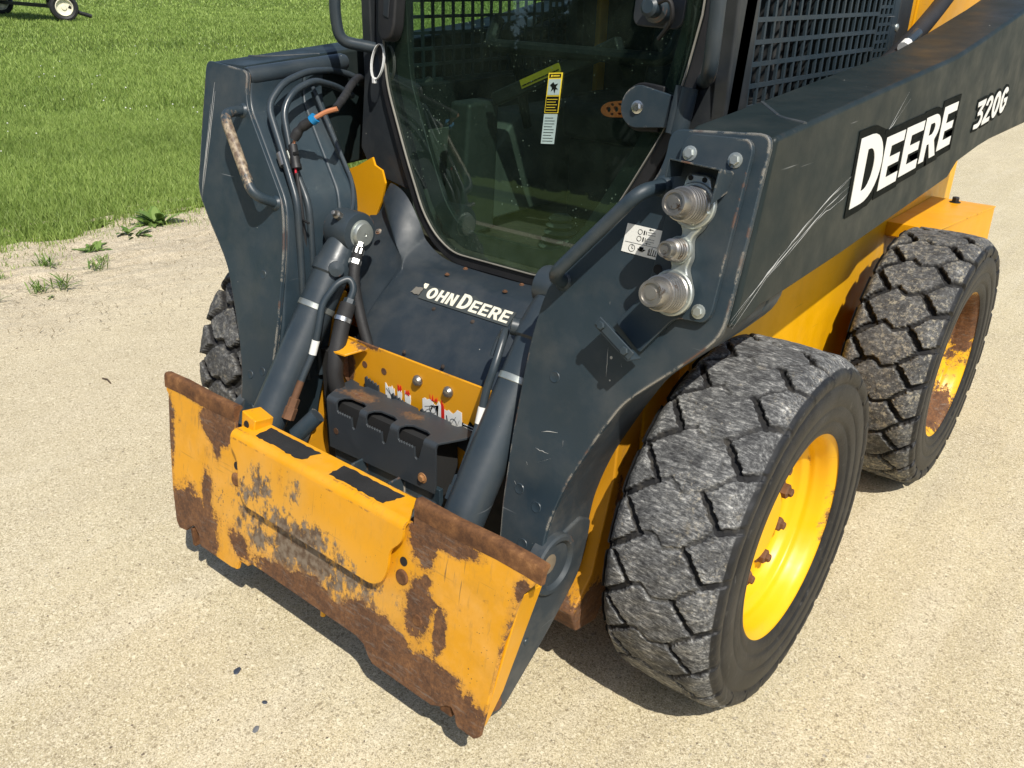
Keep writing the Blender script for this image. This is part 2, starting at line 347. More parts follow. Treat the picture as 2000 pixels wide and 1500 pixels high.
def m_ground():
    t = NT('concrete_yard')
    x, y, z = t.xyz()
    big = t.noise(.9, 5, .6); mid = t.noise(5, 6, .65)
    c = t.mix(t.rng(big, .3, .7), (.50, .425, .258), (.63, .54, .345))
    c = t.mix(t.math('MULTIPLY', t.rng(mid, .45, .75), .5), c, (.41, .345, .235))
    trk = t.noise(1.0, 4, .6, v=t.rot(t.P, (0, 0, -.25), (5.5, .55, 1)))
    c = t.mix(t.math('MULTIPLY', t.rng(trk, .5, .68), .45), c, (.70, .63, .48))
    c = t.mix(t.math('MULTIPLY', t.rng(trk, .46, .34), .40), c, (.40, .34, .24))
    # loose pale dust away to the left
    left = t.rng(t.math('ADD', x, t.math('MULTIPLY', t.noise(1.4, 4), 1.2)), .25, -.9)
    c = t.mix(t.math('MULTIPLY', left, .65), c, t.mix(t.rng(t.noise(3.2, 6, .7), .35, .7), (.49, .41, .270), (.63, .54, .380)))
    sand = t.rng(t.math('ADD', x, t.math('MULTIPLY', t.noise(2.2, 6, .7), .9)), -1.75, -2.55)
    sc_ = t.mix(t.rng(t.noise(6, 7, .7), .35, .68), (.44, .36, .245), (.66, .56, .41))
    sc_ = t.mix(t.math('MULTIPLY', t.rng(t.noise(45, 6, .75), .52, .66), .65), sc_, (.27, .215, .15))
    sc_ = t.mix(t.math('MULTIPLY', t.rng(t.noise(1.0, 4, .7, v=t.rot(t.P, (0, 0, .6), (16, 80, 1))), .60, .68), .6), sc_, (.22, .18, .12))
    c = t.mix(sand, c, sc_)
    # exposed aggregate
    v = t.n('ShaderNodeTexVoronoi'); t.put(v.inputs['Vector'], t.P); v.inputs['Scale'].default_value = 88
    vs = t.math('LESS_THAN', v.outputs['Distance'], t.rng(t.noise(60, 2), .45, .7, 0., .5))
    agg = t.rng(t.noise(1.7, 4), .42, .62)
    agg = t.math('MULTIPLY', agg, t.math('SUBTRACT', 1.0, left))
    hue = t.n('ShaderNodeSeparateColor'); t.put(hue.inputs[0], v.outputs['Color'])
    ac = t.ramp(hue.outputs[0], (0, (.17, .14, .10)), (.4, (.33, .28, .20)), (.7, (.42, .37, .28)), (1, (.27, .25, .22)))
    c = t.mix(t.math('MULTIPLY', t.math('MULTIPLY', vs, t.math('ADD', .35, t.math('MULTIPLY', agg, .6))), .95), c, ac)
    # grain, pits
    g = t.math('ADD', t.math('MULTIPLY', t.noise(430, 4, .85), .55), t.math('MULTIPLY', t.noise(190, 5, .85), .45))
    c = t.mix(t.math('MULTIPLY', t.rng(g, .50, .575), .85), c, (.22, .17, .095))
    c = t.mix(t.math('MULTIPLY', t.rng(t.noise(300, 4, .9), .52, .60), .75), c, (.86, .79, .60))
    for sc_v, dk, lt, am in ((380, .28, .74, .60), (170, .09, .93, .55)):
        vv = t.n('ShaderNodeTexVoronoi'); t.put(vv.inputs['Vector'], t.P); vv.inputs['Scale'].default_value = sc_v
        vc = t.n('ShaderNodeSeparateColor'); t.put(vc.inputs[0], vv.outputs['Color'])
        dens = t.math('MULTIPLY', t.rng(t.noise(3.1, 5, .7), .3, .7, .6, 1.3), dk)
        c = t.mix(t.math('MULTIPLY', t.math('LESS_THAN', vc.outputs[0], dens), t.math('MULTIPLY', vc.outputs[1], am)), c, (.16, .12, .065))
        c = t.mix(t.math('MULTIPLY', t.math('GREATER_THAN', vc.outputs[0], lt), t.math('MULTIPLY', vc.outputs[1], .55)), c, (.86, .78, .58))
    bl = t.math('LESS_THAN', t.voro(62), t.rng(t.noise(26, 2), .52, .78, 0, .16))
    c = t.mix(t.math('MULTIPLY', bl, .7), c, (.15, .12, .085))
    pit = t.math('LESS_THAN', t.voro(40), t.rng(t.noise(19, 2), .55, .78, 0, .11))
    c = t.mix(t.math('MULTIPLY', pit, .8), c, (.12, .10, .075))
    h = t.math('ADD', t.math('MULTIPLY', g, .35), t.math('ADD', t.math('MULTIPLY', mid, 2.0), t.math('MULTIPLY', t.noise(70, 8, .85), .5)))
    h = t.math('SUBTRACT', h, t.math('MULTIPLY', pit, 1.0))
    h = t.math('ADD', h, t.math('MULTIPLY', t.math('MULTIPLY', sand, t.math('ADD', t.noise(28, 7, .75), t.math('MULTIPLY', t.noise(9, 5, .7), 1.5))), 5.0))
    return t.bsdf(c, .9, 0, .25, t.bump(h, .5, .006))
M['ground'] = m_ground()

def m_verge():
    t = NT('sandy_verge')
    c = t.mix(t.rng(t.noise(4, 6, .7), .35, .68), (.40, .335, .25), (.56, .475, .37))
    c = t.mix(t.math('MULTIPLY', t.rng(t.noise(38, 6, .75), .5, .66), .6), c, (.30, .24, .17))
    thin = t.noise(1.0, 4, .7, v=t.rot(t.P, (0, 0, .5), (18, 90, 1)))
    c = t.mix(t.math('MULTIPLY', t.rng(thin, .62, .7), .5), c, (.22, .18, .12))
    return t.bsdf(c, .95, 0, .2, t.bump(t.noise(45, 7, .75), .8, .02))
M['verge'] = m_verge()

def m_lawn():
    t = NT('lawn_soil')
    c = t.mix(t.rng(t.noise(.8, 5, .65), .3, .7), (.10, .155, .022), (.16, .21, .035))
    c = t.mix(t.math('MULTIPLY', t.rng(t.noise(14, 8, .8), .45, .65), .6), c, (.06, .095, .012))
    return t.bsdf(c, .9, 0, .2, t.bump(t.noise(22, 8, .8), .9, .06))
M['lawn'] = m_lawn()

def m_leaf(name, a, b, tr=.25):
    t = NT(name)
    i = t.n('ShaderNodeAttribute', attribute_name='tint').outputs['Fac']
    big = t.noise(.55, 4, .6)
    c = t.mix(i, a, b)
    c = t.mix(t.math('MULTIPLY', t.rng(big, .45, .7), .45), c, tuple(v * .6 for v in a))
    p = t.n('ShaderNodeBsdfPrincipled'); t.put(p.inputs['Base Color'], c); p.inputs['Roughness'].default_value = .5
    p.inputs['Specular IOR Level'].default_value = .3
    tl = t.n('ShaderNodeBsdfTranslucent'); t.put(tl.inputs[0], c)
    mx = t.n('ShaderNodeMixShader'); mx.inputs[0].default_value = tr
    t.t.links.new(p.outputs[0], mx.inputs[1]); t.t.links.new(tl.outputs[0], mx.inputs[2]); t.t.links.new(mx.outputs[0], t.out.inputs[0])
    return t.m
M['grass'] = m_leaf('grass_blade', (.135, .23, .030), (.42, .53, .145))
M['weed'] = m_leaf('weed_leaf', (.10, .19, .035), (.24, .34, .09))
M['dry'] = m_leaf('dry_stalk', (.13, .10, .055), (.30, .24, .14), .1)
M['spruce'] = m_leaf('spruce_needles', (.012, .026, .014), (.024, .045, .024), .1)
M['dirt'] = m_simple('caked_dirt', (.17, .135, .09), .95, var=.4, bump=.8, bscale=90)
M['grit'] = m_simple('pale_grit', (.42, .36, .25), .9, var=.5)
M['grit_dark'] = m_simple('brown_grit', (.15, .12, .085), .9, var=.5)
M['stone'] = m_simple('dark_stone', (.045, .055, .075), .5, var=.4)
M['stone_grey'] = m_simple('grey_stone', (.16, .165, .17), .6, var=.3)
M['flower'] = m_simple('clover_flower', (.75, .75, .68), .7)
M['twig'] = m_simple('dead_twig', (.10, .07, .045), .9, var=.4)

# ------------------------------------------------------------------ mesh helpers
class MB:
    def __init__(s): s.v = []; s.f = []; s.mi = []
    def face(s, idx, mi=0): s.f.append(tuple(idx)); s.mi.append(mi)
    def add(s, verts, faces, mi=0):
        o = len(s.v); s.v += [tuple(v) for v in verts]
        for f in faces: s.face([i + o for i in f], mi)
    def prism(s, poly, vec, mi=0, mside=None):
        n = len(poly); vec = Vector(vec); P = [Vector(p) for p in poly]
        # outward orientation from the polygon's own normal
        nrm = Vector((0, 0, 0))
        for i in range(n): nrm += P[i].cross(P[(i + 1) % n])
        if nrm.dot(vec) < 0: P.reverse()
        o = len(s.v); s.v += [tuple(p) for p in P] + [tuple(p + vec) for p in P]
        s.face([o + n - 1 - i for i in range(n)], mi); s.face([o + n + i for i in range(n)], mi)
        for i in range(n):
            j = (i + 1) % n
            s.face((o + i, o + j, o + n + j, o + n + i), mi if mside is None else mside)
        return s
    def box(s, c, size, rot=None, mi=0):
        c = Vector(c); hx, hy, hz = (q / 2 for q in size)
        V = [Vector((x, y, z)) for x in (-hx, hx) for y in (-hy, hy) for z in (-hz, hz)]
        if rot is not None: V = [rot @ v for v in V]
        s.add([c + v for v in V], [(0, 1, 3, 2), (4, 6, 7, 5), (0, 4, 5, 1), (2, 3, 7, 6), (0, 2, 6, 4), (1, 5, 7, 3)], mi)
        return s
    def tube(s, path, r, seg=12, fil=0., mi=0, cap=True, rf=None):
        P = fillet([Vector(p) for p in path], fil) if fil else [Vector(p) for p in path]
        n = len(P); T = []
        for i in range(n):
            a = P[max(0, i - 1)]; b = P[min(n - 1, i + 1)]; T.append((b - a).normalized())
        u = T[0].orthogonal().normalized(); o = len(s.v)
        for i in range(n):
            u = (u - T[i] * u.dot(T[i])).normalized(); w_ = T[i].cross(u)
            rr = r if rf is None else rf(i / (n - 1)) * r
            for k in range(seg):
                a = 2 * math.pi * k / seg
                s.v.append(tuple(P[i] + (u * math.cos(a) + w_ * math.sin(a)) * rr))
        for i in range(n - 1):
            for k in range(seg):
                k2 = (k + 1) % seg
                s.face((o + i * seg + k, o + i * seg + k2, o + (i + 1) * seg + k2, o + (i + 1) * seg + k), mi)
        if cap:
            s.face([o + seg - 1 - k for k in range(seg)], mi); s.face([o + (n - 1) * seg + k for k in range(seg)], mi)
        return s
    def lathe(s, prof, org, axis, seg=24, mi=0, flat=0., cap=True):
        """prof: (radius, height) pairs along axis"""
        a = Vector(axis).normalized(); u = a.orthogonal().normalized(); w_ = a.cross(u); org = Vector(org); o = len(s.v)
        for r, h in prof:
            for k in range(seg):
                t = 2 * math.pi * (k + flat) / seg
                s.v.append(tuple(org + a * h + (u * math.cos(t) + w_ * math.sin(t)) * r))
        n = len(prof)
        for i in range(n - 1):
            for k in range(seg):
                k2 = (k + 1) % seg
                s.face((o + i * seg + k, o + i * seg + k2, o + (i + 1) * seg + k2, o + (i + 1) * seg + k), mi)
        if cap and prof[0][0] > 1e-5: s.face([o + seg - 1 - k for k in range(seg)], mi)
        if cap and prof[-1][0] > 1e-5: s.face([o + (n - 1) * seg + k for k in range(seg)], mi)
        return s
    def bolt(s, p, nrm, r=.008, mi=0, washer=True, h=.55):
        if washer: s.lathe([(r * 1.45, -.0005), (r * 1.45, r * .2), (r * 1.3, r * .25)], p, nrm, 16, mi)
        s.lathe([(r, r * .2), (r, r * (.15 + h)), (r * .86, r * (.3 + h))], p, nrm, 6, mi)
        return s
    def build(s, name, mats, parent=None, bevel=0., bseg=2, sharp=32, loc=None):
        me = bpy.data.meshes.new(name)
        me.from_pydata(s.v, [], s.f)
        for q in (mats if isinstance(mats, (list, tuple)) else [mats]): me.materials.append(q)
        me.polygons.foreach_set('material_index', s.mi)
        bm = bmesh.new(); bm.from_mesh(me)
        bmesh.ops.recalc_face_normals(bm, faces=bm.faces)
        bm.to_mesh(me); bm.free()
        me.polygons.foreach_set('use_smooth', [True] * len(me.polygons))
        if not bevel: me.set_sharp_from_angle(angle=R_(sharp))
        ob = bpy.data.objects.new(name, me); COL.objects.link(ob)
        if parent is not None: ob.parent = parent
        if loc is not None: ob.location = loc
        if bevel:
            b = ob.modifiers.new('edge', 'BEVEL'); b.width = bevel; b.segments = bseg; b.limit_method = 'ANGLE'
            b.angle_limit = R_(35); b.harden_normals = True
        return ob

def fillet(P, r, n=6):
    out = [P[0]]
    for i in range(1, len(P) - 1):
        a, b, c = P[i - 1], P[i], P[i + 1]
        la, lc = (a - b).length, (c - b).length
        d = min(r, la * .48, lc * .48)
        p, q = b + (a - b) / la * d, b + (c - b) / lc * d
        for k in range(n + 1):
            t = k / n; out.append(p * (1 - t) ** 2 + b * 2 * t * (1 - t) + q * t * t)
    out.append(P[-1]); return out

def round_poly(poly, r, n=4):
    """round the corners of a closed 2-D polygon; r is one radius or a list"""
    out = []; L = len(poly)
    for i in range(L):
        a, b, c = Vector(poly[i - 1]), Vector(poly[i]), Vector(poly[(i + 1) % L])
        rr = r[i] if isinstance(r, (list, tuple)) else r
        la, lc = (a - b).length, (c - b).length
        d = min(rr, la * .45, lc * .45)
        if d < 1e-5: out.append(tuple(b)); continue
        p, q = b + (a - b) / la * d, b + (c - b) / lc * d
        for k in range(n + 1):
            t = k / n; out.append(tuple(p * (1 - t) ** 2 + b * 2 * t * (1 - t) + q * t * t))
    return out

def empty(name, loc=(0, 0, 0), parent=None, rot=(0, 0, 0)):
    o = bpy.data.objects.new(name, None); COL.objects.link(o); o.location = loc; o.rotation_euler = rot
    o.empty_display_size = .1
    if parent is not None: o.parent = parent
    return o
def tag(o, label=None, cat=None, group=None, kind=None):
    if label: o['label'] = label
    if cat: o['category'] = cat
    if group: o['group'] = group
    if kind: o['kind'] = kind
    return o

def shape2d(loops, frame, name, mat_, parent, depth=.0006, off=0.):
    """filled 2-D loops (holes by even-odd) laid on frame = (origin, u, v, n)"""
    cu = bpy.data.curves.new(name, 'CURVE'); cu.dimensions = '2D'; cu.fill_mode = 'BOTH'; cu.extrude = depth; cu.offset = off
    for L in loops:
        sp = cu.splines.new('POLY'); sp.points.add(len(L) - 1); sp.use_cyclic_u = True
        for p, q in zip(sp.points, L): p.co = (q[0], q[1], 0, 1)
    tmp = bpy.data.objects.new('tmp', cu); COL.objects.link(tmp)
    dg = bpy.context.evaluated_depsgraph_get()
    me = bpy.data.meshes.new_from_object(tmp.evaluated_get(dg))
    bpy.data.objects.remove(tmp); bpy.data.curves.remove(cu)
    o, u, v, n = (Vector(q) for q in frame)
    mm = Matrix.Identity(4)
    for i in range(3): mm[i][0] = u[i]; mm[i][1] = v[i]; mm[i][2] = n[i]; mm[i][3] = o[i]
    me.transform(mm); me.materials.clear(); me.materials.append(mat_)
    me.name = name
    ob = bpy.data.objects.new(name, me); COL.objects.link(ob); ob.parent = parent
    return ob

# ------------------------------------------------------------------ letters (unit height)
def arc(cx, cy, rx, ry, a0, a1, n=10):
    return [(cx + rx * math.cos(R_(a0 + (a1 - a0) * k / n)), cy + ry * math.sin(R_(a0 + (a1 - a0) * k / n))) for k in range(n + 1)]
def glyph(ch, W=.72, s=.24):
    if ch == 'E':
        return [[(0, 0), (W, 0), (W, s * .85), (s, s * .85), (s, .5 - s * .38), (W * .9, .5 - s * .38), (W * .9, .5 + s * .38), (s, .5 + s * .38), (s, 1 - s * .85), (W, 1 - s * .85), (W, 1), (0, 1)]]
    if ch == 'D':
        o = [(0, 0)] + arc(W - .42, .5, .42, .5, -90, 90, 14) + [(0, 1)]
        i = [(s, s * .85)] + arc(W - .42, .5, .42 - s, .5 - s * .85, -90, 90, 14) + [(s, 1 - s * .85)]
        return [o, i]
    if ch == 'R':
        o = [(0, 0), (s, 0), (s, .36), (s + .10, .36), (W - s * .95, 0), (W + .05, 0), (W - .16, .40)] + arc(W - .32, .69, .31, .31, -55, 90, 10) + [(0, 1)]
        i = [(s, .56)] + arc(W - .34, .69, .10, .13, -90, 90, 8) + [(s, .82)]
        return [o, i]
    if ch == 'J':
        return [[(W * .4, .62), (W * .4 + s, .62), (W * .4 + s, 1), (W * .1, 1), (W * .1, .86)]]      # only its top is left on the cover
    if ch == 'O' or ch == '0':
        return [arc(W / 2, .5, W / 2, .5, 0, 360, 26)[:-1], arc(W / 2, .5, W / 2 - s, .5 - s * .85, 0, 360, 26)[:-1]]
    if ch == 'H':
        return [[(0, 0), (s, 0), (s, .5 - s * .42), (W - s, .5 - s * .42), (W - s, 0), (W, 0), (W, 1), (W - s, 1), (W - s, .5 + s * .42), (s, .5 + s * .42), (s, 1), (0, 1)]]
    if ch == 'N':
        return [[(0, 0), (s, 0), (s, .62), (W - s * 1.05, 0), (W, 0), (W, 1), (W - s, 1), (W - s, .38), (s * 1.05, 1), (0, 1)]]
    if ch == '3':
        o = [(0, 1), (W, 1), (W, .84), (W * .62, .60)] + arc(W * .52, .31, W * .48, .31, 62, -90, 12) + [(0, .04), (.03, .19)] + arc(W * .5, .33, W * .24, .155, -90, 80, 8) + [(W * .22, .485), (W * .22, .60), (W * .60, .83), (0, .83)]
        return [o]
    if ch == '2':
        o = [(0, 0), (W, 0), (W, .17), (W * .42, .17)] + [(W * .86, .50)] + arc(W * .52, .70, W * .44, .30, -18, 165, 12) + [(.01, .72), (s * .9, .68)] + arc(W * .5, .70, W * .19, .14, 170, -15, 8) + [(0, .14)]
        return [o]
    if ch == 'G':
        o = arc(W / 2, .5, W / 2, .5, 38, 330, 22) + [(W, .22), (W, .56), (W * .52, .56), (W * .52, .40), (W * .74, .40), (W * .74, .24)] + arc(W / 2, .5, W / 2 - s, .5 - s * .85, 310, 45, 18)
        return [o]
    return []
def place(loops, x, y, sx, sy, sh=0.):
    return [[(x + (p[0]) * sx + sh * p[1] * sy, y + p[1] * sy) for p in L] for L in loops]

# ================================================================== THE SETTING
def plane_obj(name, pts, mat_, kind='structure', label=None):
    b = MB(); b.v = [tuple(p) for p in pts]; b.face(range(len(pts)))
    o = b.build(name, mat_); tag(o, label, kind=kind); return o
plane_obj('yard', [(-300, -300, 0), (300, -300, 0), (300, 300, 0), (-300, 300, 0)], M['ground'])

def edge_x(y):          # where the lawn meets the sandy verge
    return -3.72 + .07 * math.sin(y * 2.1 + .4) + .05 * math.sin(y * 5.3) + .03 * math.sin(y * 11 + 1)
def edge_np(y):
    return -3.72 + .07 * np.sin(y * 2.1 + .4) + .05 * np.sin(y * 5.3) + .03 * np.sin(y * 11 + 1)
# lumpy sandy strip
b = MB(); nx, ny = 110, 300
for j in range(ny + 1):
    y = -9 + 27 * j / ny
    for i in range(nx + 1):
        u = i / nx; x = -4.1 + (1.75 + .25 * math.sin(y * 1.3) + .12 * math.sin(y * 3.7)) * u
        a = max(0, min(1, (1 - u) * 2.2)) * (1 if u > .02 else 0)
        h = .5 + .5 * math.sin(x * 9 + y * 4 + 2 * math.sin(y * 3)) * math.sin(y * 7 - x * 5) + .35 * math.sin(x * 37 + y * 21) * math.sin(y * 33 - x * 17) + rnd.uniform(-.25, .25)
        b.v.append((x, y, min(.0014, -.0025 + .02 * (1 - u)) + .026 * a * a * max(0, h)))
for j in range(ny):
    for i in range(nx):
        q = j * (nx + 1) + i; b.face((q, q + 1, q + nx + 2, q + nx + 1))
tag(b.build('dirt_verge', M['ground'], sharp=180), kind='structure')
b = MB(); L = [(edge_x(y * .1), y * .1, .02) for y in range(-100, 3000, 1 if True else 1) if y < 400 or y % 50 == 0]
b.v = [(-300, -10, .02)] + L + [(-300, 299.9, .02)]
b.face(range(len(b.v)))
tag(b.build('lawn', M['lawn']), kind='structure')
plane_obj('meadow', [(-300, -300, .008), (60, -300, .008), (60, -11, .008), (-300, -11, .008)], M['lawn'])

def blades(name, x, y, z0, h, wd, mat_, lean=.5, tints=None, kind='stuff'):
    n = len(x)
    a = nrng.uniform(0, 2 * np.pi, n); la = nrng.uniform(0, 2 * np.pi, n); ln = nrng.uniform(.1, 1, n) * lean * h
    dx, dy = np.cos(a) * wd / 2, np.sin(a) * wd / 2
    bx, by = np.cos(la) * ln, np.sin(la) * ln
    V = np.empty((n, 5, 3))
    V[:, 0] = np.stack([x - dx, y - dy, z0], 1); V[:, 1] = np.stack([x + dx, y + dy, z0], 1)
    V[:, 2] = np.stack([x + dx * .7 + bx * .4, y + dy * .7 + by * .4, z0 + h * .6], 1)
    V[:, 3] = np.stack([x - dx * .7 + bx * .4, y - dy * .7 + by * .4, z0 + h * .6], 1)
    V[:, 4] = np.stack([x + bx, y + by, z0 + h], 1)
    base = np.arange(n)[:, None] * 5
    idx = np.concatenate([base + np.array([[0, 1, 2, 3]]), base + np.array([[3, 2, 4]])], 1).ravel()
    me = bpy.data.meshes.new(name)
    me.vertices.add(n * 5); me.vertices.foreach_set('co', V.ravel())
    me.loops.add(n * 7); me.loops.foreach_set('vertex_index', idx)
    me.polygons.add(n * 2)
    st = np.empty((n, 2), int); st[:, 0] = np.arange(n) * 7; st[:, 1] = st[:, 0] + 4
    me.polygons.foreach_set('loop_start', st.ravel())
    me.update(calc_edges=True)
    at = me.attributes.new('tint', 'FLOAT', 'POINT')
    tv = np.repeat(nrng.beta(2, 2, n) if tints is None else tints, 5)
    at.data.foreach_set('value', tv)
    me.materials.append(mat_)
    o = bpy.data.objects.new(name, me); COL.objects.link(o)
    if kind: tag(o, kind=kind)
    return o
# near lawn, dense; farther lawn, sparser and broader blades
def lawn_points(n, dmin, dmax, amin, amax):
    """points on the lawn by distance and bearing from (1.27,-1.51)"""
    r = np.sqrt(nrng.uniform(dmin ** 2, dmax ** 2, n * 2)); a = np.radians(nrng.uniform(amin, amax, n * 2))
    x = 1.27 + r * np.cos(a); y = -1.51 + r * np.sin(a)
    k = x < edge_np(y) + nrng.normal(0, .05, n * 2)
    return x[k][:n], y[k][:n]
x, y = lawn_points(210000, 4.9, 10, 100, 165)
blades('grass', x, y, np.full(len(x), .015), nrng.uniform(.03, .075, len(x)), .0045, M['grass'], 1.0)
x, y = lawn_points(170000, 8.5, 17, 98, 165)
blades('grass', x, y, np.full(len(x), .015), nrng.uniform(.035, .075, len(x)), .0075, M['grass'], 1.0)
x, y = lawn_points(150000, 14, 36, 98, 165)
blades('grass', x, y, np.full(len(x), .015), nrng.uniform(.04, .08, len(x)), .016, M['grass'], 1.0)
x, y = lawn_points(70000, 30, 75, 96, 165)
blades('grass', x, y, np.full(len(x), .015), nrng.uniform(.05, .10, len(x)), .05, M['grass'], 1.0)
# sparse short grass and dry stalks on the verge
n = 3200
y = nrng.uniform(-1.2, 5, n); x = edge_np(y) + np.abs(nrng.normal(0, .20, n)) * (1 + .8 * np.sin(y * 3.1) * np.sin(y * 7.7))
blades('verge_grass', x, y, np.full(n, .005), nrng.uniform(.02, .05, n), .004, M['grass'], .9)
n = 2600
y = nrng.uniform(-1.6, 4, n); x = edge_np(y) + nrng.uniform(0, 1.25, n) ** 1.3 * 1.1
blades('dry_stalks', x, y, np.full(n, .006), nrng.uniform(.004, .02, n), .0035, M['dry'], 4.0)
b = MB()
for (cx_, cy_, r_, k_) in ((-7.5, 1.6, .9, 22), (-9.5, 3.5, 1.5, 20), (-6.5, 3.6, .7, 12), (-12, 8, 2.2, 16)):
    for _ in range(k_):
        p = Vector((cx_ + rnd.gauss(0, r_), cy_ + rnd.gauss(0, r_ * .5), .085)); s_ = rnd.uniform(.005, .009)
        b.lathe([(0, -s_), (s_ * .8, -s_ * .4), (s_, .0), (s_ * .7, s_ * .6), (0, s_)], p, (0, 0, 1), 6)
tag(b.build('clover_flowers', M['flower']), kind='stuff')

# weeds on the verge, each a plant of its own
def weed(x, y, size, n, kind, label):
    b = MB(); tv = []
    for k in range(n):
        a = rnd.uniform(0, 2 * math.pi); el = rnd.uniform(.15, 1.0) if kind == 'broad' else rnd.uniform(.6, 1.4)
        L = size * rnd.uniform(.6, 1.2) * 1.15; wdt = L * (.20 if kind == 'broad' else .055)
        d = Vector((math.cos(a) * math.cos(el), math.sin(a) * math.cos(el), math.sin(el))); sd = Vector((-math.sin(a), math.cos(a), 0))
        o = Vector((rnd.gauss(0, size * .22), rnd.gauss(0, size * .22), 0)); st = [(0, .25), (.35, .9), (.6, 1.), (.85, .6), (1., .05)]
        i0 = len(b.v)
        for t_, wf in st:
            p = o + d * L * t_ - Vector((0, 0, 1)) * L * .35 * t_ * t_
            p.z = max(p.z, .002)
            b.v += [tuple(p - sd * wdt * wf / 2), tuple(p + Vector((0, 0, -.12 * wdt * wf)) ), tuple(p + sd * wdt * wf / 2)]
        for q in range(len(st) - 1):
            j = i0 + q * 3
            b.face((j, j + 1, j + 4, j + 3)); b.face((j + 1, j + 2, j + 5, j + 4))
        tv += [rnd.random()] * (len(st) * 3)
    o = b.build('weed', M['weed'], sharp=180, loc=(x, y, .006))
    at = o.data.attributes.new('tint', 'FLOAT', 'POINT'); at.data.foreach_set('value', tv)
    tag(o, label, 'weed', 'weeds along the sandy edge of the lawn')
weed(-3.56, 1.09, .15, 46, 'broad', 'largest leafy green weed clump at the lawn edge, nearest the loader')
weed(-3.44, .88, .11, 25, 'broad', 'leafy weed on sand just beside the largest clump at the lawn edge')
weed(-3.33, .59, .09, 21, 'broad', 'low leafy weed in bare sand, left of the leafy clumps at the lawn edge')
weed(-3.21, .28, .09, 70, 'grass', 'dense little grass tuft standing alone on the sand below the lawn')
weed(-2.99, .43, .09, 34, 'grass', 'thin upright grass tuft, rightmost of the tufts out on the sand')
weed(-2.87, .09, .085, 40, 'grass', 'spiky grass tuft behind the single round leaf on the sand')
weed(-2.84, .19, .11, 36, 'grass', 'tall grass tuft directly right of the spiky tuft on the sand')
weed(-2.76, .07, .07, 3, 'broad', 'small weed of broad round leaves, lowest plant on the sand')
weed(-3.16, .03, .07, 40, 'grass', 'short grass tuft at the left edge of the photo on the sand')
weed(-2.88, -.10, .08, 16, 'grass', 'sparse wispy grass tuft lowest at the left edge of the photo')
weed(-3.10, .52, .07, 26, 'grass', 'small pale tuft between the lone dense tuft and the thin upright tuft')

def stone(x, y, s, mat_, label):
    bm = bmesh.new(); bmesh.ops.create_icosphere(bm, subdivisions=2, radius=1)
    q = [rnd.uniform(.75, 1.2) for _ in range(8)]
    for v in bm.verts:
        k = q[(v.co.x > 0) + 2 * (v.co.y > 0) + 4 * (v.co.z > 0)] * rnd.uniform(.92, 1.08)
        v.co = Vector((v.co.x * s[0] * k, v.co.y * s[1] * k, v.co.z * s[2]))
    me = bpy.data.meshes.new('stone'); bm.to_mesh(me); bm.free(); me.materials.append(mat_)
    o = bpy.data.objects.new('stone', me); COL.objects.link(o); o.location = (x, y, .001); o.rotation_euler = (0, 0, rnd.uniform(0, 3))
    tag(o, label, 'stone', 'stones set in the concrete')
stone(-.105, -.744, (.011, .007, .003), M['stone'], 'dark blue stone in the concrete, uppermost of three before the plate')
stone(.016, -.760, (.007, .005, .002), M['stone'], 'small blue grey stone in the concrete, middle one before the plate')
stone(.063, -.815, (.010, .006, .002), M['stone_grey'], 'paler grey flat stone in the concrete, nearest the bottom of the photo')
b = MB(); b.tube([(-1.76, -.185, .004), (-1.735, -.180, .007), (-1.70, -.186, .004)], .003, 6)
tag(b.build('twig', M['twig']), 'short dark twig lying alone on the pale dirt left of the loader', 'twig')

def grit(name, n, mat_, smin, smax, cx, cy, sx, sy):
    V, F = [], []
    for _ in range(n):
        x, y = rnd.gauss(cx, sx), rnd.gauss(cy, sy); s_ = smin + (smax - smin) * rnd.random() ** 3; a = rnd.uniform(0, 3.14); e = rnd.uniform(.5, 1)
        o = len(V); z = s_ * .35; ca, sa = math.cos(a), math.sin(a)
        for (px, py, pz) in ((1, 0, 0), (0, e, 0), (-.9, .1, 0), (.1, -e, 0), (.35, .2, 1), (-.3, -.2, .9)):
            px *= s_ * rnd.uniform(.8, 1.2); py *= s_ * rnd.uniform(.8, 1.2)
            V.append((x + px * ca - py * sa, y + px * sa + py * ca, pz * z))
        F += [(o, o + 1, o + 4), (o + 1, o + 2, o + 5), (o + 1, o + 5, o + 4), (o + 2, o + 3, o + 5), (o + 3, o, o + 4), (o + 3, o + 4, o + 5)]
    b = MB(); b.add(V, F); o = b.build(name, mat_, sharp=20); tag(o, kind='stuff')
grit('loose_grit', 2600, M['grit'], .0015, .0055, -.2, -.3, 1.3, .9)
grit('loose_grit', 1500, M['grit_dark'], .0012, .0045, .1, -.4, 1.2, .8)
grit('loose_grit', 1500, M['grit'], .002, .010, -2.9, .6, .45, 1.2)
grit('loose_grit', 900, M['grit_dark'], .002, .007, -2.9, .6, .45, 1.2)
# spruce belt behind the photographer, which the door glass mirrors
n = 0; X, Y, Z, H, T = [], [], [], [], []
for k in range(70):
    bx = -46 + k * 1.15 + rnd.uniform(-.8, .8); by = -27 + rnd.uniform(-3, 3) + (bx + 10) * .12; hh = rnd.uniform(9, 14)
    m_ = 1100
    t_ = nrng.uniform(.02, 1, m_) ** .8; rad = (1 - t_) * hh * .24 * nrng.uniform(.3, 1, m_); a = nrng.uniform(0, 6.283, m_)
    X.append(bx + rad * np.cos(a)); Y.append(by + rad * np.sin(a)); Z.append(t_ * hh * .96); H.append(nrng.uniform(.25, .7, m_) * (1.25 - t_) * 1.5)
X, Y, Z, H = (np.concatenate(q) for q in (X, Y, Z, H))
blades('spruce_belt', X, Y, Z, H, .5, M['spruce'], 2.0)

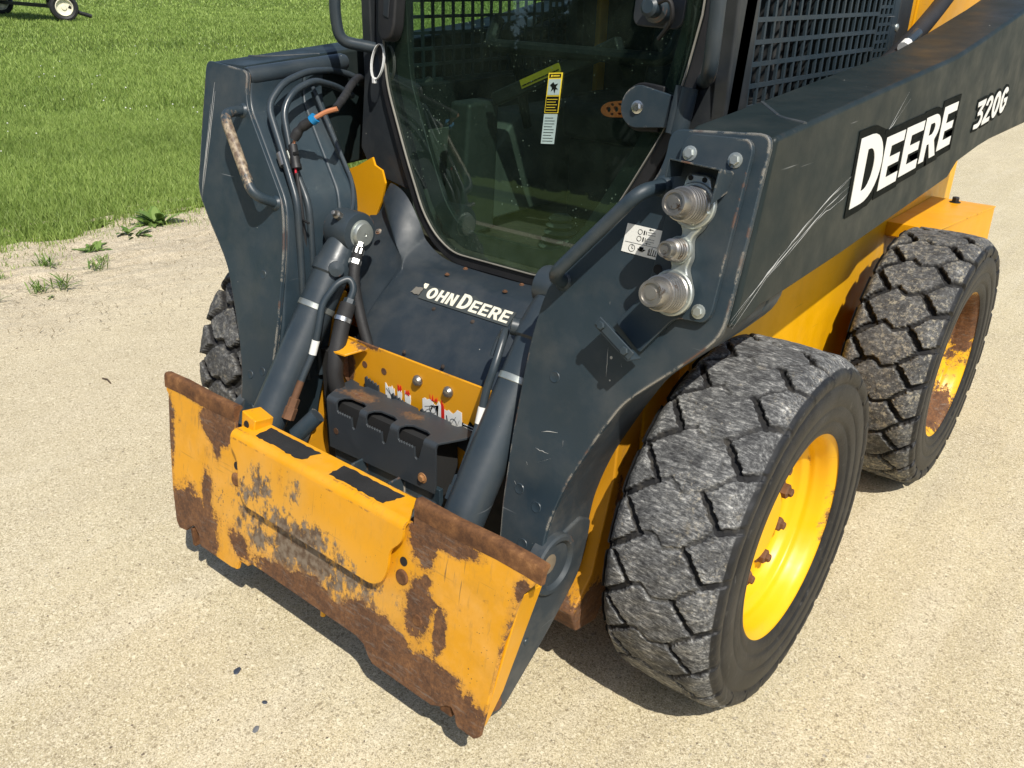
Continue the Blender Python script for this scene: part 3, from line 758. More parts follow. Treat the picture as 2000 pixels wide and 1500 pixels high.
# ================================================================== FARM TRAILER far on the lawn
tr = empty('trailer', (-23.3, 10.1, .02))
tag(tr, 'dark trailer with a white spoked wheel standing far off on the lawn', 'trailer')
def tyre_simple(name, R, Wd, mat_, par, loc, seg=40):
    p = [(.62 * R, -Wd * .40), (.80 * R, -Wd * .5), (.95 * R, -Wd * .46), (R, -Wd * .34), (R, -Wd * .12), (R * .97, -Wd * .1), (R * .97, -Wd * .06), (R, -Wd * .04), (R, Wd * .04), (R * .97, Wd * .06), (R * .97, Wd * .1), (R, Wd * .12), (R, Wd * .34), (.95 * R, Wd * .46), (.80 * R, Wd * .5), (.62 * R, Wd * .40)]
    return MB().lathe(p, (0, 0, 0), (1, 0, 0), seg, cap=False).build(name, mat_, par, loc=loc)
for sx in (0, -3.8):
    wv = empty('wheel', (sx, 0, .34), tr, (0, 0, R_(-18)))
    tyre_simple('tyre', .34, .24, M['black'], wv, (0, 0, 0))
    MB().lathe([(.215, .02), (.215, .10), (.20, .115), (.19, .10), (.17, .05), (.07, .035), (.06, .07), (0, .07)], (0, 0, 0), (1, 0, 0), 32).build('rim', M['cream'], wv)
MB().box((-1.9, .0, .34), (3.8, .09, .09)).build('axle', M['black'], tr)
MB().box((-1.9, -.3, .80), (3.6, 1.5, .10)).build('deck', M['cab'], tr)
for sx in (-.35, -1.6): MB().box((sx, -.3, .68), (.10, 1.5, .14)).build('frame_beam', M['cab'], tr)
MB().box((-.35, .0, .50), (.08, .5, .26)).build('spring_hanger', M['black'], tr)
MB().tube([(-1.6, -1.2, .3), (-2.6, -2.2, .26), (-3.2, -2.4, .3)], .05, 8).build('drawbar', M['black'], tr)
MB().tube([(.05, .1, .36), (.12, .35, .20), (.2, .6, .12)], .05, 8).build('rear_arm', M['black'], tr)

# ================================================================== THE LOADER
LD = empty('skid_steer_loader', (0, 0, 0))
tag(LD, 'yellow and charcoal skid steer loader with a worn rusty attachment plate', 'skid steer')
NT_ = Vector((0, -1, .235)).normalized()            # outward normal of the tower fronts
NP = Vector((0, -1, .1732)).normalized()            # outward normal of the attachment plate
def TW(x, z, d=0.): return Vector((x, -.523 + .235 * z, z)) + NT_ * d
def PL(x, z, d=0.): return Vector((x, -.6485 + .1732 * z, z)) + NP * d

# ---- wheels
CELLS = 23; PITCH = 360 / CELLS
SEG = [((-.133, 9.5), (-.061, 0), .0050, 1., .6), ((-.102, -7.4), (-.061, 0), .0046, 1., .9),
       ((-.061, 0), (-.038, -1.7), .0032, .7, .25), ((-.038, -1.7), (-.011, 1.2), .0030, .6, .15), ((-.011, 1.2), (.025, -.8), .0030, .6, .15),
       ((.025, -.8), (.037, .6), .0042, .9, .7), ((.037, .6), (.075, 7.3), .0050, 1., .9), ((.075, 7.3), (.135, 2.0), .0050, 1., .75), ((.025, -.8), (.071, -8.2), .0030, .6, .35)]
def tyre_mesh(name, depth, wornness, mat_, wide=1.0, soft=.0026):
    R = .379
    prof = [(-.098, .222), (-.112, .232), (-.119, .262), (-.122, .300), (-.121, .330), (-.124, .338), (-.126, .352), (-.126, .362)]
    NX = 124
    tx = np.linspace(-.1265, .1085, NX)
    sh = np.clip((np.abs(tx) - np.where(tx > 0, .066, .098)) / np.where(tx > 0, .0425, .0285), 0, 1)
    tr_ = R - .004 * (tx / .12) ** 2 - .022 * sh ** 2.0
    side = [(.1098, .351), (.1108, .345), (.1100, .334), (.1065, .330), (.1065, .326), (.1095, .323), (.1108, .300), (.1103, .285), (.1085, .283), (.1085, .281), (.1098, .278), (.1085, .262), (.1080, .255), (.1045, .252), (.1045, .247), (.1055, .242), (.102, .230), (.097, .222)]
    px = np.array([p[0] for p in prof] + list(tx) + [p[0] for p in side]); pr = np.array([p[1] for p in prof] + list(tr_) + [p[1] for p in side])
    ns = len(px); nth = CELLS * 60
    th = np.arange(nth) / nth * 360.0
    A, B = np.meshgrid(px, th)                       # rows: angle
    RR = np.broadcast_to(pr, A.shape).copy()
    lim = np.zeros(ns); lim[len(prof) - 4: len(prof) + NX + 3] = 1
    D = np.zeros(A.shape)
    ph = B % PITCH
    for (x0, t0), (x1, t1), hw, df, dw in SEG:
        dd = df * (1 - wornness) + dw * wornness
        for sft in (-PITCH, 0, PITCH, 2 * PITCH):
            ax, ay = x0, R_(t0 + sft) * R; bx, by = x1, R_(t1 + sft) * R
            qx, qy = A, np.radians(ph) * R
            wob = .0012 * np.sin(B * 1.7 + A * 60) + .0008 * np.sin(B * 5.1)
            t = np.clip(((qx - ax) * (bx - ax) + (qy - ay) * (by - ay)) / ((bx - ax) ** 2 + (by - ay) ** 2), 0, 1)
            ds = np.hypot(qx - ax - t * (bx - ax), qy - ay - t * (by - ay)) + wob
            D = np.maximum(D, dd * np.clip((hw * wide + soft - ds) / soft, 0, 1))
    D = D * lim[None, :] * np.clip(1 - (A - .086) / .022 * (.60 if wornness > .5 else .1), .0, 1)
    lump = .0012 * np.sin(B * .9 + A * 40) * np.sin(A * 90 + B * .33) * lim[None, :]
    cx_ = np.where(np.abs(A) > .12, .5, 1.0)
    RR = RR - D * depth * cx_ + lump - .0035 * (A < -.121) * D
    XX = A - np.sign(A) * D * .004 * (np.abs(A) > .104)
    ang = np.radians(B)
    V = np.stack([XX, RR * np.cos(ang), RR * np.sin(ang)], 2).reshape(-1, 3)
    i = np.arange(nth)[:, None]; j = np.arange(ns - 1)[None, :]
    a = i * ns + j; a2 = ((i + 1) % nth) * ns + j
    F = np.stack([a, a + 1, a2 + 1, a2], 2).reshape(-1, 4)
    me = bpy.data.meshes.new(name)
    me.vertices.add(len(V)); me.vertices.foreach_set('co', V.ravel())
    me.loops.add(F.size); me.loops.foreach_set('vertex_index', F.ravel())
    me.polygons.add(len(F)); me.polygons.foreach_set('loop_start', np.arange(len(F)) * 4)
    me.update(calc_edges=True)
    me.polygons.foreach_set('use_smooth', np.ones(len(F), bool))
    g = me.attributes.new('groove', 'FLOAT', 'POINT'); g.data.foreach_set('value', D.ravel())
    s = me.attributes.new('side', 'FLOAT', 'POINT'); sv = np.broadcast_to(np.where((px < -.1205) | (px > .1090) | (pr < .36), 1., 0.), A.shape).ravel()
    s.data.foreach_set('value', sv)
    me.materials.append(mat_)
    me.set_sharp_from_angle(angle=R_(60))
    return me
TF = tyre_mesh('tyre', .011, .62, M['tread_front'], 1.0)
TR = tyre_mesh('tyre', .017, .05, M['tread_rear'], 1.25, .0038)
TL = tyre_mesh('tyre', .020, .0, M['tread_left'], 1.6, .006)
rim_prof = [(.19, -.02), (.20, -.06), (.214, -.09), (.228, -.108), (.232, -.104), (.222, -.098), (.20, -.05), (.20, .04), (.215, .075), (.226, .090), (.2320, .095), (.2320, .099), (.228, .100), (.2225, .094), (.214, .086), (.2085, .076)]
inner = [(.207, .066), (.2025, .056), (.200, .049), (.2005, .044), (.198, .039), (.188, .034), (.183, .028), (.181, .018), (.172, .010), (.16, .008), (.10, .010), (.088, .016), (.082, .030), (.078, .034), (.0, .034)]
RIM = MB().lathe(rim_prof + inner, (0, 0, 0), (1, 0, 0), 72, cap=False)
NUT = MB().lathe([(.020, 0), (.020, .004), (.0165, .005), (.0165, .017), (.013, .020), (.0095, .020), (.0095, .026), (.008, .028), (0, .028)], (0, 0, 0), (1, 0, 0), 6)
def rim_ob(mat_, par):
    return RIM.build('rim', mat_, par, sharp=40)
rims = {}
nutme = None
for (wx, wy, flip) in ((.70, 0, 0), (.70, 1.161, 0), (-.652, 0, 1), (-.652, 1.161, 1)):
    wh = empty('wheel', (wx, wy, .380), LD, (R_(-3 + 13.3 * 0), 0, math.pi if flip else 0))
    front = wy < .5
    t = bpy.data.objects.new('tyre', (TL if flip else TF) if front else TR); COL.objects.link(t); t.parent = wh
    # turn the tread to the phase seen in the photograph
    t.rotation_euler = (R_(148 % PITCH) if front else R_((153.0) % PITCH), 0, 0)
    key = front
    if key not in rims:
        rims[key] = rim_ob(M['rim_front'] if front else M['rim_rear'], wh)
    else:
        r2 = rims[key].copy(); COL.objects.link(r2); r2.parent = wh
    for k in range(10):
        a = R_(12 + 36 * k)
        if nutme is None:
            nob = NUT.build('lug_nut', M['bolt_rust'], wh); nutme = nob
        else:
            nob = nutme.copy(); COL.objects.link(nob); nob.parent = wh
        nob.location = (.010, .128 * math.cos(a), .128 * math.sin(a)); nob.rotation_euler = (a, 0, 0)

# ---- loader arm towers
TP = [(.562, 1.14), (.562, 1.186), (.732, 1.198), (.731, 1.073), (.727, .893), (.669, .829), (.61, .772), (.578, .737), (.546, .674), (.502, .573), (.486, .517), (.476, .462),
      (.475, .41), (.475, .33), (.374, .33), (.374, .41), (.366, .482), (.361, .612), (.363, .741), (.366, .809), (.377, .878), (.392, .922), (.53, 1.081), (.552, 1.108)]
TRAD = [.02, .022, .022, .01, .03, .03, .02, .02, .02, .03, .03, .02, 0, 0, 0, 0, 0, .03, .03, .03, .02, .02, .02, .02]
TPR = round_poly(TP, TRAD, 4)
for sx in (1, -1):
    b = MB(); b.prism([TW(sx * x, z) for x, z in TPR], -NT_ * .012)
    tw = b.build('tower_plate', M['dark_worn'], LD, bevel=.0025)
    cx0 = .55
    b = MB()
    inset = [(x + (.004 if x < .47 + (z - .9) * .5 else -.004), z) for x, z in TPR]
    b.prism([TW(sx * x, z - .002, -.0125) for x, z in inset], (0, .158, 0))
    b.build('tower_box', M['dark_dusty'] if sx > 0 else M['plain'], tw, bevel=.008)
    up_ = [(x, z) for x, z in inset if z > .80]
    b = MB(); b.prism([TW(sx * x, z - .003, -.0125) + Vector((0, .157, 0)) for x, z in up_], (0, .062, 0)); b.build('tower_rear_box', M['dark'], tw, bevel=.006)
    # grab rail welded to the front
    A, Bp = (.568, 1.098), (.412, .912)
    pa = [TW(sx * A[0], A[1], -.002), TW(sx * (A[0] - .006), A[1] - .012, .055), TW(sx * (Bp[0] + .012), Bp[1] + .012, .055), TW(sx * Bp[0], Bp[1], -.002)]
    MB().tube(pa, .012, 14, fil=.035).build('grab_rail', M['rail'] if sx < 0 else M['dark_worn'], tw, sharp=60)
    for q in (A, Bp): MB().lathe([(.0175, 0), (.0165, .002), (.013, .006)], TW(sx * q[0], q[1], 0), NT_, 16).build('weld_bead', M['plain'], tw)
    # weld plugs and little dents on the plate
    for (x, z) in ((.432, .745), (.40, .52), (.445, .50), (.43, .42)):
        MB().lathe([(.011, 0), (.010, .0012), (.008, .0006), (0, .0004)], TW(sx * x, z, 0), NT_, 14).build('plug_weld', M['plain'], tw)
    # lower end of the arm with its pivot boss
    prof = [(-.420, .42), (-.47, .33), (-.560, .215), (-.597, .175), (-.598, .148), (-.575, .118), (-.53, .110), (-.40, .205), (-.295, .298), (-.270, .36), (-.262, .416), (-.30, .44)]
    prof = round_poly(prof, [.01, .02, .03, .02, .02, .02, .02, .03, .03, .02, .01, .01])
    b = MB(); b.prism([(sx * .376, y, z) for y, z in prof], (sx * .102, 0, 0))
    la = b.build('lower_arm', M['dark_dusty'], LD, bevel=.006)
    pc = Vector((sx * .478, -.390, .378)); ax = Vector((sx, 0, 0))
    MB().lathe([(.064, -.02), (.064, .006), (.060, .010), (.052, .010), (.047, .004), (.046, .0)], pc, ax, 36).build('pivot_boss', M['dark_dusty'], la, sharp=40)
    MB().lathe([(.0465, 0), (0, .0)], pc + ax * .0015, ax, 24, cap=False).build('pivot_recess', M['dark_dusty'], la)
    MB().lathe([(.021, 0), (.018, .0006), (.010, .0009), (0, .001)], pc + ax * .0016 + Vector((0, -.012, .006)), ax, 14).build('packed_dirt', M['dirt'], la)
    MB().bolt(Vector((sx * .479, -.560, .152)), ax, .013).build('pivot_bolt', M['bolt_rust'], la)
    for (y, z) in ((-.49, .262), (-.465, .236)): MB().lathe([(.008, 0), (.007, .002), (0, .002)], (sx * .4785, y, z), ax, 14).build('plug', M['plain'], la)

# ---- booms
BP = [(-.232, 1.192), (.697, 1.262), (.919, 1.294), (1.235, 1.344), (1.75, 1.44), (1.75, 1.02), (1.22, 1.021), (1.096, 1.016), (.90, 1.0), (.842, .970), (.148, .927), (-.17, .914), (-.205, .914), (-.225, .906), (-.296, .902)]
for sx in (1, -1):
    b = MB(); b.prism([(sx * .592, y, z) for k, (y, z) in enumerate(BP)], (sx * .143, 0, 0))
    bo = b.build('boom_arm', M['dark_boom'], LD, bevel=.009, bseg=3)
    MB().tube([(sx * .730, -.12, 1.1985), (sx * .68, -.10, 1.1995), (sx * .600, .0, 1.207)], .0045, 8, fil=.02).build('weld_bead', M['dark_dusty'], bo)
    if sx < 0:
        MB().lathe([(.0, -.01), (.02, -.01), (.022, 0), (.022, .28), (.018, .292), (.0, .294)], (-.583, -.225, 1.170), (0, 1, .06), 24).build('rounded_fairing', M['dark_blue'], bo)
R_boom = [o for o in LD.children if o.name.startswith('boom_arm')][0]

# lettering on the right boom
fr = ((.7365, 0, 0), (0, 1, 0), (0, 0, 1), (1, 0, 0))
def lettering(frame, items, name_l, mat_l, mat_b, border, par, mb=True):
    loops = []; back = []
    for ch, u, v, wu, hv, sl_ in items:
        g = glyph(ch, .72, .235); L = place(g, u, v, wu / .72, hv, 0)
        L = [[(p[0], p[1] + sl_ * (p[0] - u)) for p in q] for q in L]
        loops += L
        back.append(L[0])
    if mb:
        for k, q in enumerate(back):
            shape2d([q], frame, 'lettering_border', mat_b, par, .0004 + .00004 * k, border)
    fo = (tuple(Vector(frame[0]) + Vector(frame[3]) * .0009), frame[1], frame[2], frame[3])
    shape2d(loops, fo, name_l, mat_l, par, .0005)
lettering(fr, [('D', .143, 1.017, .140, .130, .03), ('E', .291, 1.028, .110, .104, .035), ('E', .413, 1.037, .115, .100, .035), ('R', .541, 1.047, .112, .097, .035), ('E', .667, 1.058, .104, .097, .04)],
          'boom_lettering', M['white'], M['print'], .015, R_boom)
# the dark ground between the letters
shape2d([[(.131, 1.004), (.25, 1.006), (.28, 1.018), (.40, 1.018), (.54, 1.034), (.80, 1.046), (.79, 1.168), (.66, 1.156), (.54, 1.152), (.41, 1.146), (.30, 1.145), (.24, 1.158), (.13, 1.158)]], ((.7354, 0, 0), (0, 1, 0), (0, 0, 1), (1, 0, 0)), 'lettering_ground', M['print'], R_boom, .0004)
lettering(fr, [('3', .972, 1.071, .072, .068, .06), ('2', 1.052, 1.076, .072, .068, .06), ('0', 1.134, 1.081, .072, .068, .06), ('G', 1.214, 1.086, .072, .068, .06)], 'model_lettering', M['white'], M['print'], .007, R_boom)
# the long scratches across the boom
def scratch(pts, r):
    P = fillet([Vector((.7353, y, z)) for y, z in pts], .05, 5)
    P = [p + Vector((0, rnd.gauss(0, .0006), rnd.gauss(0, .0006))) for p in P]
    ph = rnd.uniform(0, 6)
    MB().tube(P, r, 4, rf=lambda t: max(.12, math.sin(math.pi * min(1, max(0, t))) ** .5 * (.65 + .45 * math.sin(t * 23 + ph)))).build('scratch', M['scuff'], R_boom, sharp=180)
scratch([(-.31, .912), (-.20, .968), (-.08, 1.018), (.06, 1.065), (.17, 1.09)], .0010)
scratch([(-.30, .905), (-.18, .972), (-.05, 1.015), (.05, 1.048), (.13, 1.062)], .0008)
scratch([(-.24, .950), (-.12, .985), (0, 1.03), (.10, 1.042), (.14, 1.056)], .0005)
scratch([(.12, 1.078), (.24, 1.118), (.31, 1.15), (.40, 1.195)], .0007)
scratch([(.17, 1.083), (.26, 1.118), (.38, 1.21)], .0005)
scratch([(-.31, .922), (-.22, .958), (-.15, .985)], .0009)
scratch([(-.12, .998), (.02, 1.052), (.12, 1.076)], .0005)

def tower_scratch(pts, r, par):
    P = fillet([TW(x, z, .0003) for x, z in pts], .03, 4); P = [p + Vector((rnd.gauss(0, .0004), 0, rnd.gauss(0, .0004))) for p in P]
    MB().tube(P, r, 4, rf=lambda t: max(.15, math.sin(math.pi * t) ** .6)).build('scratch', M['scuff'], par, sharp=180)
for q, o_ in enumerate([o for o in LD.children if o.name.startswith('tower_plate')]):
    if q == 0:
        for pts, r in (([(.425, .640), (.440, .646), (.461, .650)], .0009), ([(.418, .607), (.433, .606), (.450, .607)], .0007), ([(.430, .583), (.455, .60)], .0004), ([(.529, .826), (.530, .815), (.534, .790), (.536, .775)], .0006),
                       ([(.386, .53), (.392, .524)], .0010), ([(.60, .86), (.603, .853)], .0008), ([(.56, .805), (.562, .80)], .0009), ([(.475, .64), (.4765, .63)], .0007), ([(.515, .90), (.5155, .895)], .0008), ([(.405, .575), (.407, .571)], .0010)): tower_scratch(pts, r, o_)
    else:
        for pts, r in (([(-.690, 1.15), (-.694, 1.06), (-.700, .98), (-.705, .90)], .0010), ([(-.684, 1.13), (-.690, 1.04), (-.697, .95)], .0007), ([(-.698, 1.10), (-.703, 1.0), (-.708, .92), (-.705, .87)], .0007), ([(-.69, 1.03), (-.698, .94), (-.704, .88)], .0005)): tower_scratch(pts, r, o_)

# ---- coupler panel on the right tower
TWR = [o for o in LD.children if o.name.startswith('tower_plate')][0]
cp = round_poly([(.594, 1.168), (.606, 1.182), (.702, 1.186), (.712, 1.172), (.706, .925), (.697, .908), (.652, .905), (.640, .897), (.596, .834), (.540, .872), (.586, .935), (.590, 1.0)], [.01, .01, .012, .012, .012, .012, .01, .005, .004, .004, .02, .02])
b = MB(); b.prism([TW(x, z, .013) for x, z in cp], -NT_ * .012)
pan = b.build('coupler_panel', M['dark'], TWR, bevel=.002)
# the turned-up lip with two bolts that throws the square shadow
u = Vector((TW(.597, .832) - TW(.527, .870))).normalized(); v_ = u.cross(NT_).normalized()
o0 = TW(.527, .868, .013)
b = MB(); b.prism([o0, o0 + u * .086, o0 + u * .086 + NT_ * .042, o0 + NT_ * .042], v_ * .004)
b.prism([o0 + NT_ * .040, o0 + u * .086 + NT_ * .040, o0 + u * .086 + NT_ * .040 - v_ * .016, o0 + NT_ * .040 - v_ * .016], NT_ * .004)
b.build('bracket_lip', M['dark'], pan, bevel=.0012)
for k in (.012, .072): MB().bolt(o0 + u * k + NT_ * .044 - v_ * .008, NT_, .0075, washer=False).build('bolt', M['dark'], pan)
for (x, z) in ((.611, 1.153), (.688, 1.153), (.684, .924), (.606, .923)):
    MB().bolt(TW(x, z, .013), NT_, .0082).build('bolt', M['zinc'], pan)
# galvanised coupler block
b = MB()
blk = round_poly([(.622, 1.125), (.662, 1.125), (.672, 1.10), (.668, 1.05), (.652, 1.03), (.660, 1.0), (.655, .985), (.668, .96), (.66, .925), (.63, .915), (.612, .935), (.618, .965), (.630, .98), (.622, .995), (.626, 1.02), (.636, 1.035), (.620, 1.06), (.618, 1.09)], .008)
b.prism([TW(x, z, .030) for x, z in blk], -NT_ * .0175)
for (x, z) in ((.629, 1.122), (.655, 1.122)): pass
cb = b.build('coupler_block', M['zinc'], pan, bevel=.004)
for (x, z) in ((.630, 1.118), (.654, 1.118)): MB().lathe([(.0042, 0), (.0042, .001), (0, .001)], TW(x, z, .0302), NT_, 10).build('screw_hole', M['void'], cb)
def coupler(x, z, r, L, hexr):
    p = TW(x, z, .030)
    e = MB().lathe([(hexr, 0), (hexr, .008), (hexr * .95, .010)], p, NT_, 6).lathe([(hexr * 1.16, -.004), (hexr * 1.16, .003), (hexr * 1.1, .005)], p, NT_, 28)
    c = e.build('coupler_collar', M['zinc'], cb)
    pr = [(r * 1.18, .008)]
    h = .010; k = 0
    while h < L * .62:
        q = r * (1.12 - .16 * (h / L)); pr += [(q, h), (q, h + .0035), (q * .93, h + .0042), (q * .93, h + .0062)]; h += .0075
    pr += [(r * .80, L * .66), (r * .80, L * .93), (r * .74, L), (r * .60, L), (r * .58, L - .003), (r * .36, L - .003), (r * .34, L - .001), (0, L - .001)]
    MB().lathe(pr, p, NT_, 30).build('hydraulic_coupler', M['steel'], cb, sharp=30)
coupler(.646, 1.079, .0255, .070, .031)
coupler(.637, 1.010, .0165, .050, .019)
coupler(.640, .944, .0275, .070, .032)
# sheet metal hood over the top coupler
b = MB()
hp = [TW(.604, 1.138, .013), TW(.604, 1.138, .062), TW(.690, 1.134, .062), TW(.690, 1.134, .013)]
b.prism(hp, Vector((0, 0, .003)))
b.prism([TW(.688, 1.135, .013), TW(.688, 1.135, .062), TW(.684, 1.085, .058), TW(.684, 1.105, .013)], (.003, 0, 0))
b.prism([TW(.602, 1.138, .013), TW(.602, 1.138, .062), TW(.600, 1.112, .058), TW(.600, 1.118, .013)], (.003, 0, 0))
b.build('coupler_hood', M['dark_worn'], pan, bevel=.001)
MB().lathe([(.008, 0), (.008, .0006), (0, .0006)], TW(.598, .972, .0132), NT_, 12).build('slot_hole', M['void'], pan)
# white instruction decal
FT = (tuple(TW(.517, .986, .0011)), (1, 0, 0), tuple((TW(0, 1) - TW(0, 0)).normalized()), tuple(NT_))
dec = shape2d([[(0, 0), (.074, -.002), (.075, .046), (.002, .047)]], FT, 'coupler_decal', M['white'], TWR, .0004)
F2 = (tuple(TW(.517, .986, .0018)), FT[1], FT[2], FT[3])
def ring(cx, cy, r, t, n=18): return [arc(cx, cy, r, r, 0, 360, n)[:-1], arc(cx, cy, r - t, r - t, 0, 360, n)[:-1]]
def bar(x0, y0, x1, y1, t):
    d = Vector((x1 - x0, y1 - y0)).normalized(); p = Vector((-d.y, d.x)) * t / 2
    return [(x0 - p.x, y0 - p.y), (x1 - p.x, y1 - p.y), (x1 + p.x, y1 + p.y), (x0 + p.x, y0 + p.y)]
ic = ring(.019, .0085, .0062, .0007) + [bar(.019, .0085, .019, .0135, .0008), bar(.019, .0085, .022, .0075, .0008)]
ic += [bar(.034, .006, .034, .013, .0008), bar(.040, .006, .040, .013, .0008), bar(.033, .006, .041, .006, .0008), bar(.033, .013, .041, .013, .0008), bar(.030, .0095, .034, .0095, .0008), bar(.040, .0095, .045, .0095, .0008)]
ic += [bar(.051, .003, .051, .012, .001), bar(.053, .003, .053, .014, .0012), bar(.056, .003, .057, .015, .0012), bar(.060, .003, .061, .013, .0014), bar(.064, .003, .065, .012, .0012), bar(.050, .003, .067, .003, .0008)]
ic += [bar(.004, .0172, .072, .0172, .0005)]
for yy in (.026, .037):
    ic += ring(.029, yy, .0045, .0008, 12) + [bar(.037, yy - .0035, .037, yy + .0035, .0022), bar(.041, yy - .0028, .041, yy + .0028, .001), bar(.044, yy - .002, .058, yy - .002, .0005), bar(.044, yy + .002, .058, yy + .002, .0005)]
ic += [bar(.045, .0435, .054, .0435, .0008), bar(.045, .0435, .048, .0450, .0008), bar(.045, .0435, .048, .042, .0008), bar(.043, .0205, .052, .0205, .0008), bar(.043, .0205, .046, .022, .0008), bar(.043, .0205, .046, .019, .0008)]
shape2d(ic, F2, 'decal_drawing', M['print'], dec if False else TWR, .0002)

# ---- left tower: hydraulic tubes, clamp and wiring on its inner wall
TWL = [o for o in LD.children if o.name.startswith('tower_plate')][1]
tb1 = [(-.355, -.30, .48), (-.362, -.292, .66), (-.368, -.282, .87), (-.376, -.276, .92), (-.436, -.256, 1.005), (-.514, -.232, 1.112), (-.525, -.175, 1.158), (-.540, -.09, 1.176), (-.570, .02, 1.172), (-.572, .09, 1.150), (-.572, .16, 1.10)]
tb2 = [(-.358, -.262, .48), (-.364, -.255, .66), (-.372, -.246, .85), (-.380, -.240, .905), (-.448, -.224, .985), (-.496, -.204, 1.100), (-.502, -.165, 1.140), (-.518, -.09, 1.158), (-.548, .0, 1.136), (-.565, .07, 1.105)]
t1 = MB().tube(tb1, .0085, 12, fil=.03).build('hydraulic_tube', M['dark_blue'], LD, sharp=60)
t2 = MB().tube(tb2, .0085, 12, fil=.03).build('hydraulic_tube', M['dark_blue'], LD, sharp=60)
k1, k2 = Vector((-.4415, -.2545, 1.0)), Vector((-.452, -.2235, .993))
cd = Vector((-.58, .17, .80)).normalized(); ac = (k2 - k1); ac = (ac - cd * ac.dot(cd)).normalized(); n_ = ac.cross(cd)
if n_.x < 0: n_ = -n_
rotm = Matrix((ac, cd, n_)).transposed()
MB().tube([k1 - cd * .016, k1 + cd * .016], .0135, 14).build('tube_clamp', M['steel'], t1, sharp=50)
MB().box(k1.lerp(k2, .62) + n_ * .009, (.026, .032, .008), rotm).build('clamp_plate', M['zinc'], t1, bevel=.001)
MB().bolt(k1.lerp(k2, .62) + n_ * .013, n_, .0075).build('clamp_bolt', M['chrome'], t1)
wp = [(-.372, -.262, .58), (-.376, -.262, .84), (-.386, -.258, .92), (-.408, -.246, .972)]
wr = MB().tube(wp, .0045, 8, fil=.02).build('wiring_harness', M['hose'], LD)
cA, cB = Vector((-.413, -.242, .985)), Vector((-.438, -.228, 1.030))
MB().tube([cA, cA.lerp(cB, .45)], .0115, 10).tube([cA.lerp(cB, .42), cB], .0105, 10).tube([cA - (cB - cA) * .1, cA + (cB - cA) * .1], .013, 10).build('plug_connector', M['black'], wr, sharp=40)
MB().box(cA.lerp(cB, .6) + Vector((.012, -.004, .004)), (.006, .012, .006)).build('connector_latch', M['black'], wr)
MB().tube([(-.408, -.248, .968), (-.411, -.246, .986)], .0028, 6).build('red_wire', M['red_wire'], wr)
MB().tube([cB, (-.436, -.222, 1.046)], .0022, 6).tube([cB + Vector((.004, 0, 0)), (-.431, -.222, 1.046)], .002, 6).build('orange_wire', M['orange_wire'], wr)
h0 = [(-.437, -.224, 1.044), (-.425, -.213, 1.068), (-.398, -.196, 1.088)]
b = MB(); P = fillet([Vector(p) for p in h0], .02); b.tube(P, .011, 12, rf=lambda t: 1.0 + .12 * math.sin(t * 60)); b.build('corrugated_boot', M['hose'], wr, sharp=60)
MB().tube([(-.400, -.197, 1.086), (-.392, -.192, 1.094)], .0125, 12).build('blue_clip', M['blue'], wr)
MB().tube([(-.394, -.193, 1.092), (-.370, -.178, 1.108), (-.345, -.165, 1.116)], .0055, 8, fil=.02).build('orange_wire', M['orange_wire'], wr)
b = MB(); P = []
pts = fillet([Vector(q) for q in ((-.350, -.167, 1.115), (-.385, -.11, 1.132), (-.44, -.04, 1.150), (-.51, .05, 1.160), (-.57, .12, 1.13))], .05, 24)
b.tube(pts, .0095, 10, rf=lambda t: 1.0 + .09 * math.sin(t * 420)); b.build('corrugated_conduit', M['hose'], wr, sharp=60)
for z_ in (1.03, .885): MB().tube([TW(-.468 + (1.03 - z_) * .6, z_, -.05), TW(-.430 + (1.03 - z_) * .6, z_ - .004, -.045)], .003, 6).build('cable_strap', M['black'], wr)
MB().tube([(-.50, .30, 1.13), (-.53, .22, 1.10), (-.55, .16, 1.00), (-.52, .14, .90), (-.50, .2, .84)], .016, 10, fil=.08).build('hydraulic_hose', M['hose'], LD, sharp=60)
MB().tube([(-.46, .18, 1.075), (-.58, .22, 1.06)], .010, 10).build('link_rod', M['dark_blue'], LD)
MB().prism([(-.555, .20, 1.17), (-.525, .20, 1.17), (-.525, .20, .93), (-.555, .20, .93)], (0, .02, 0)).build('link_plate', M['dark'], LD, bevel=.002)
# raised bead at the back of the inner wall
MB().tube([(-.553, -.066, 1.136), (-.398, -.088, .930), (-.383, -.10, .885), (-.372, -.14, .80)], .0055, 10, fil=.02).build('wall_bead', M['dark_blue'], TWL)

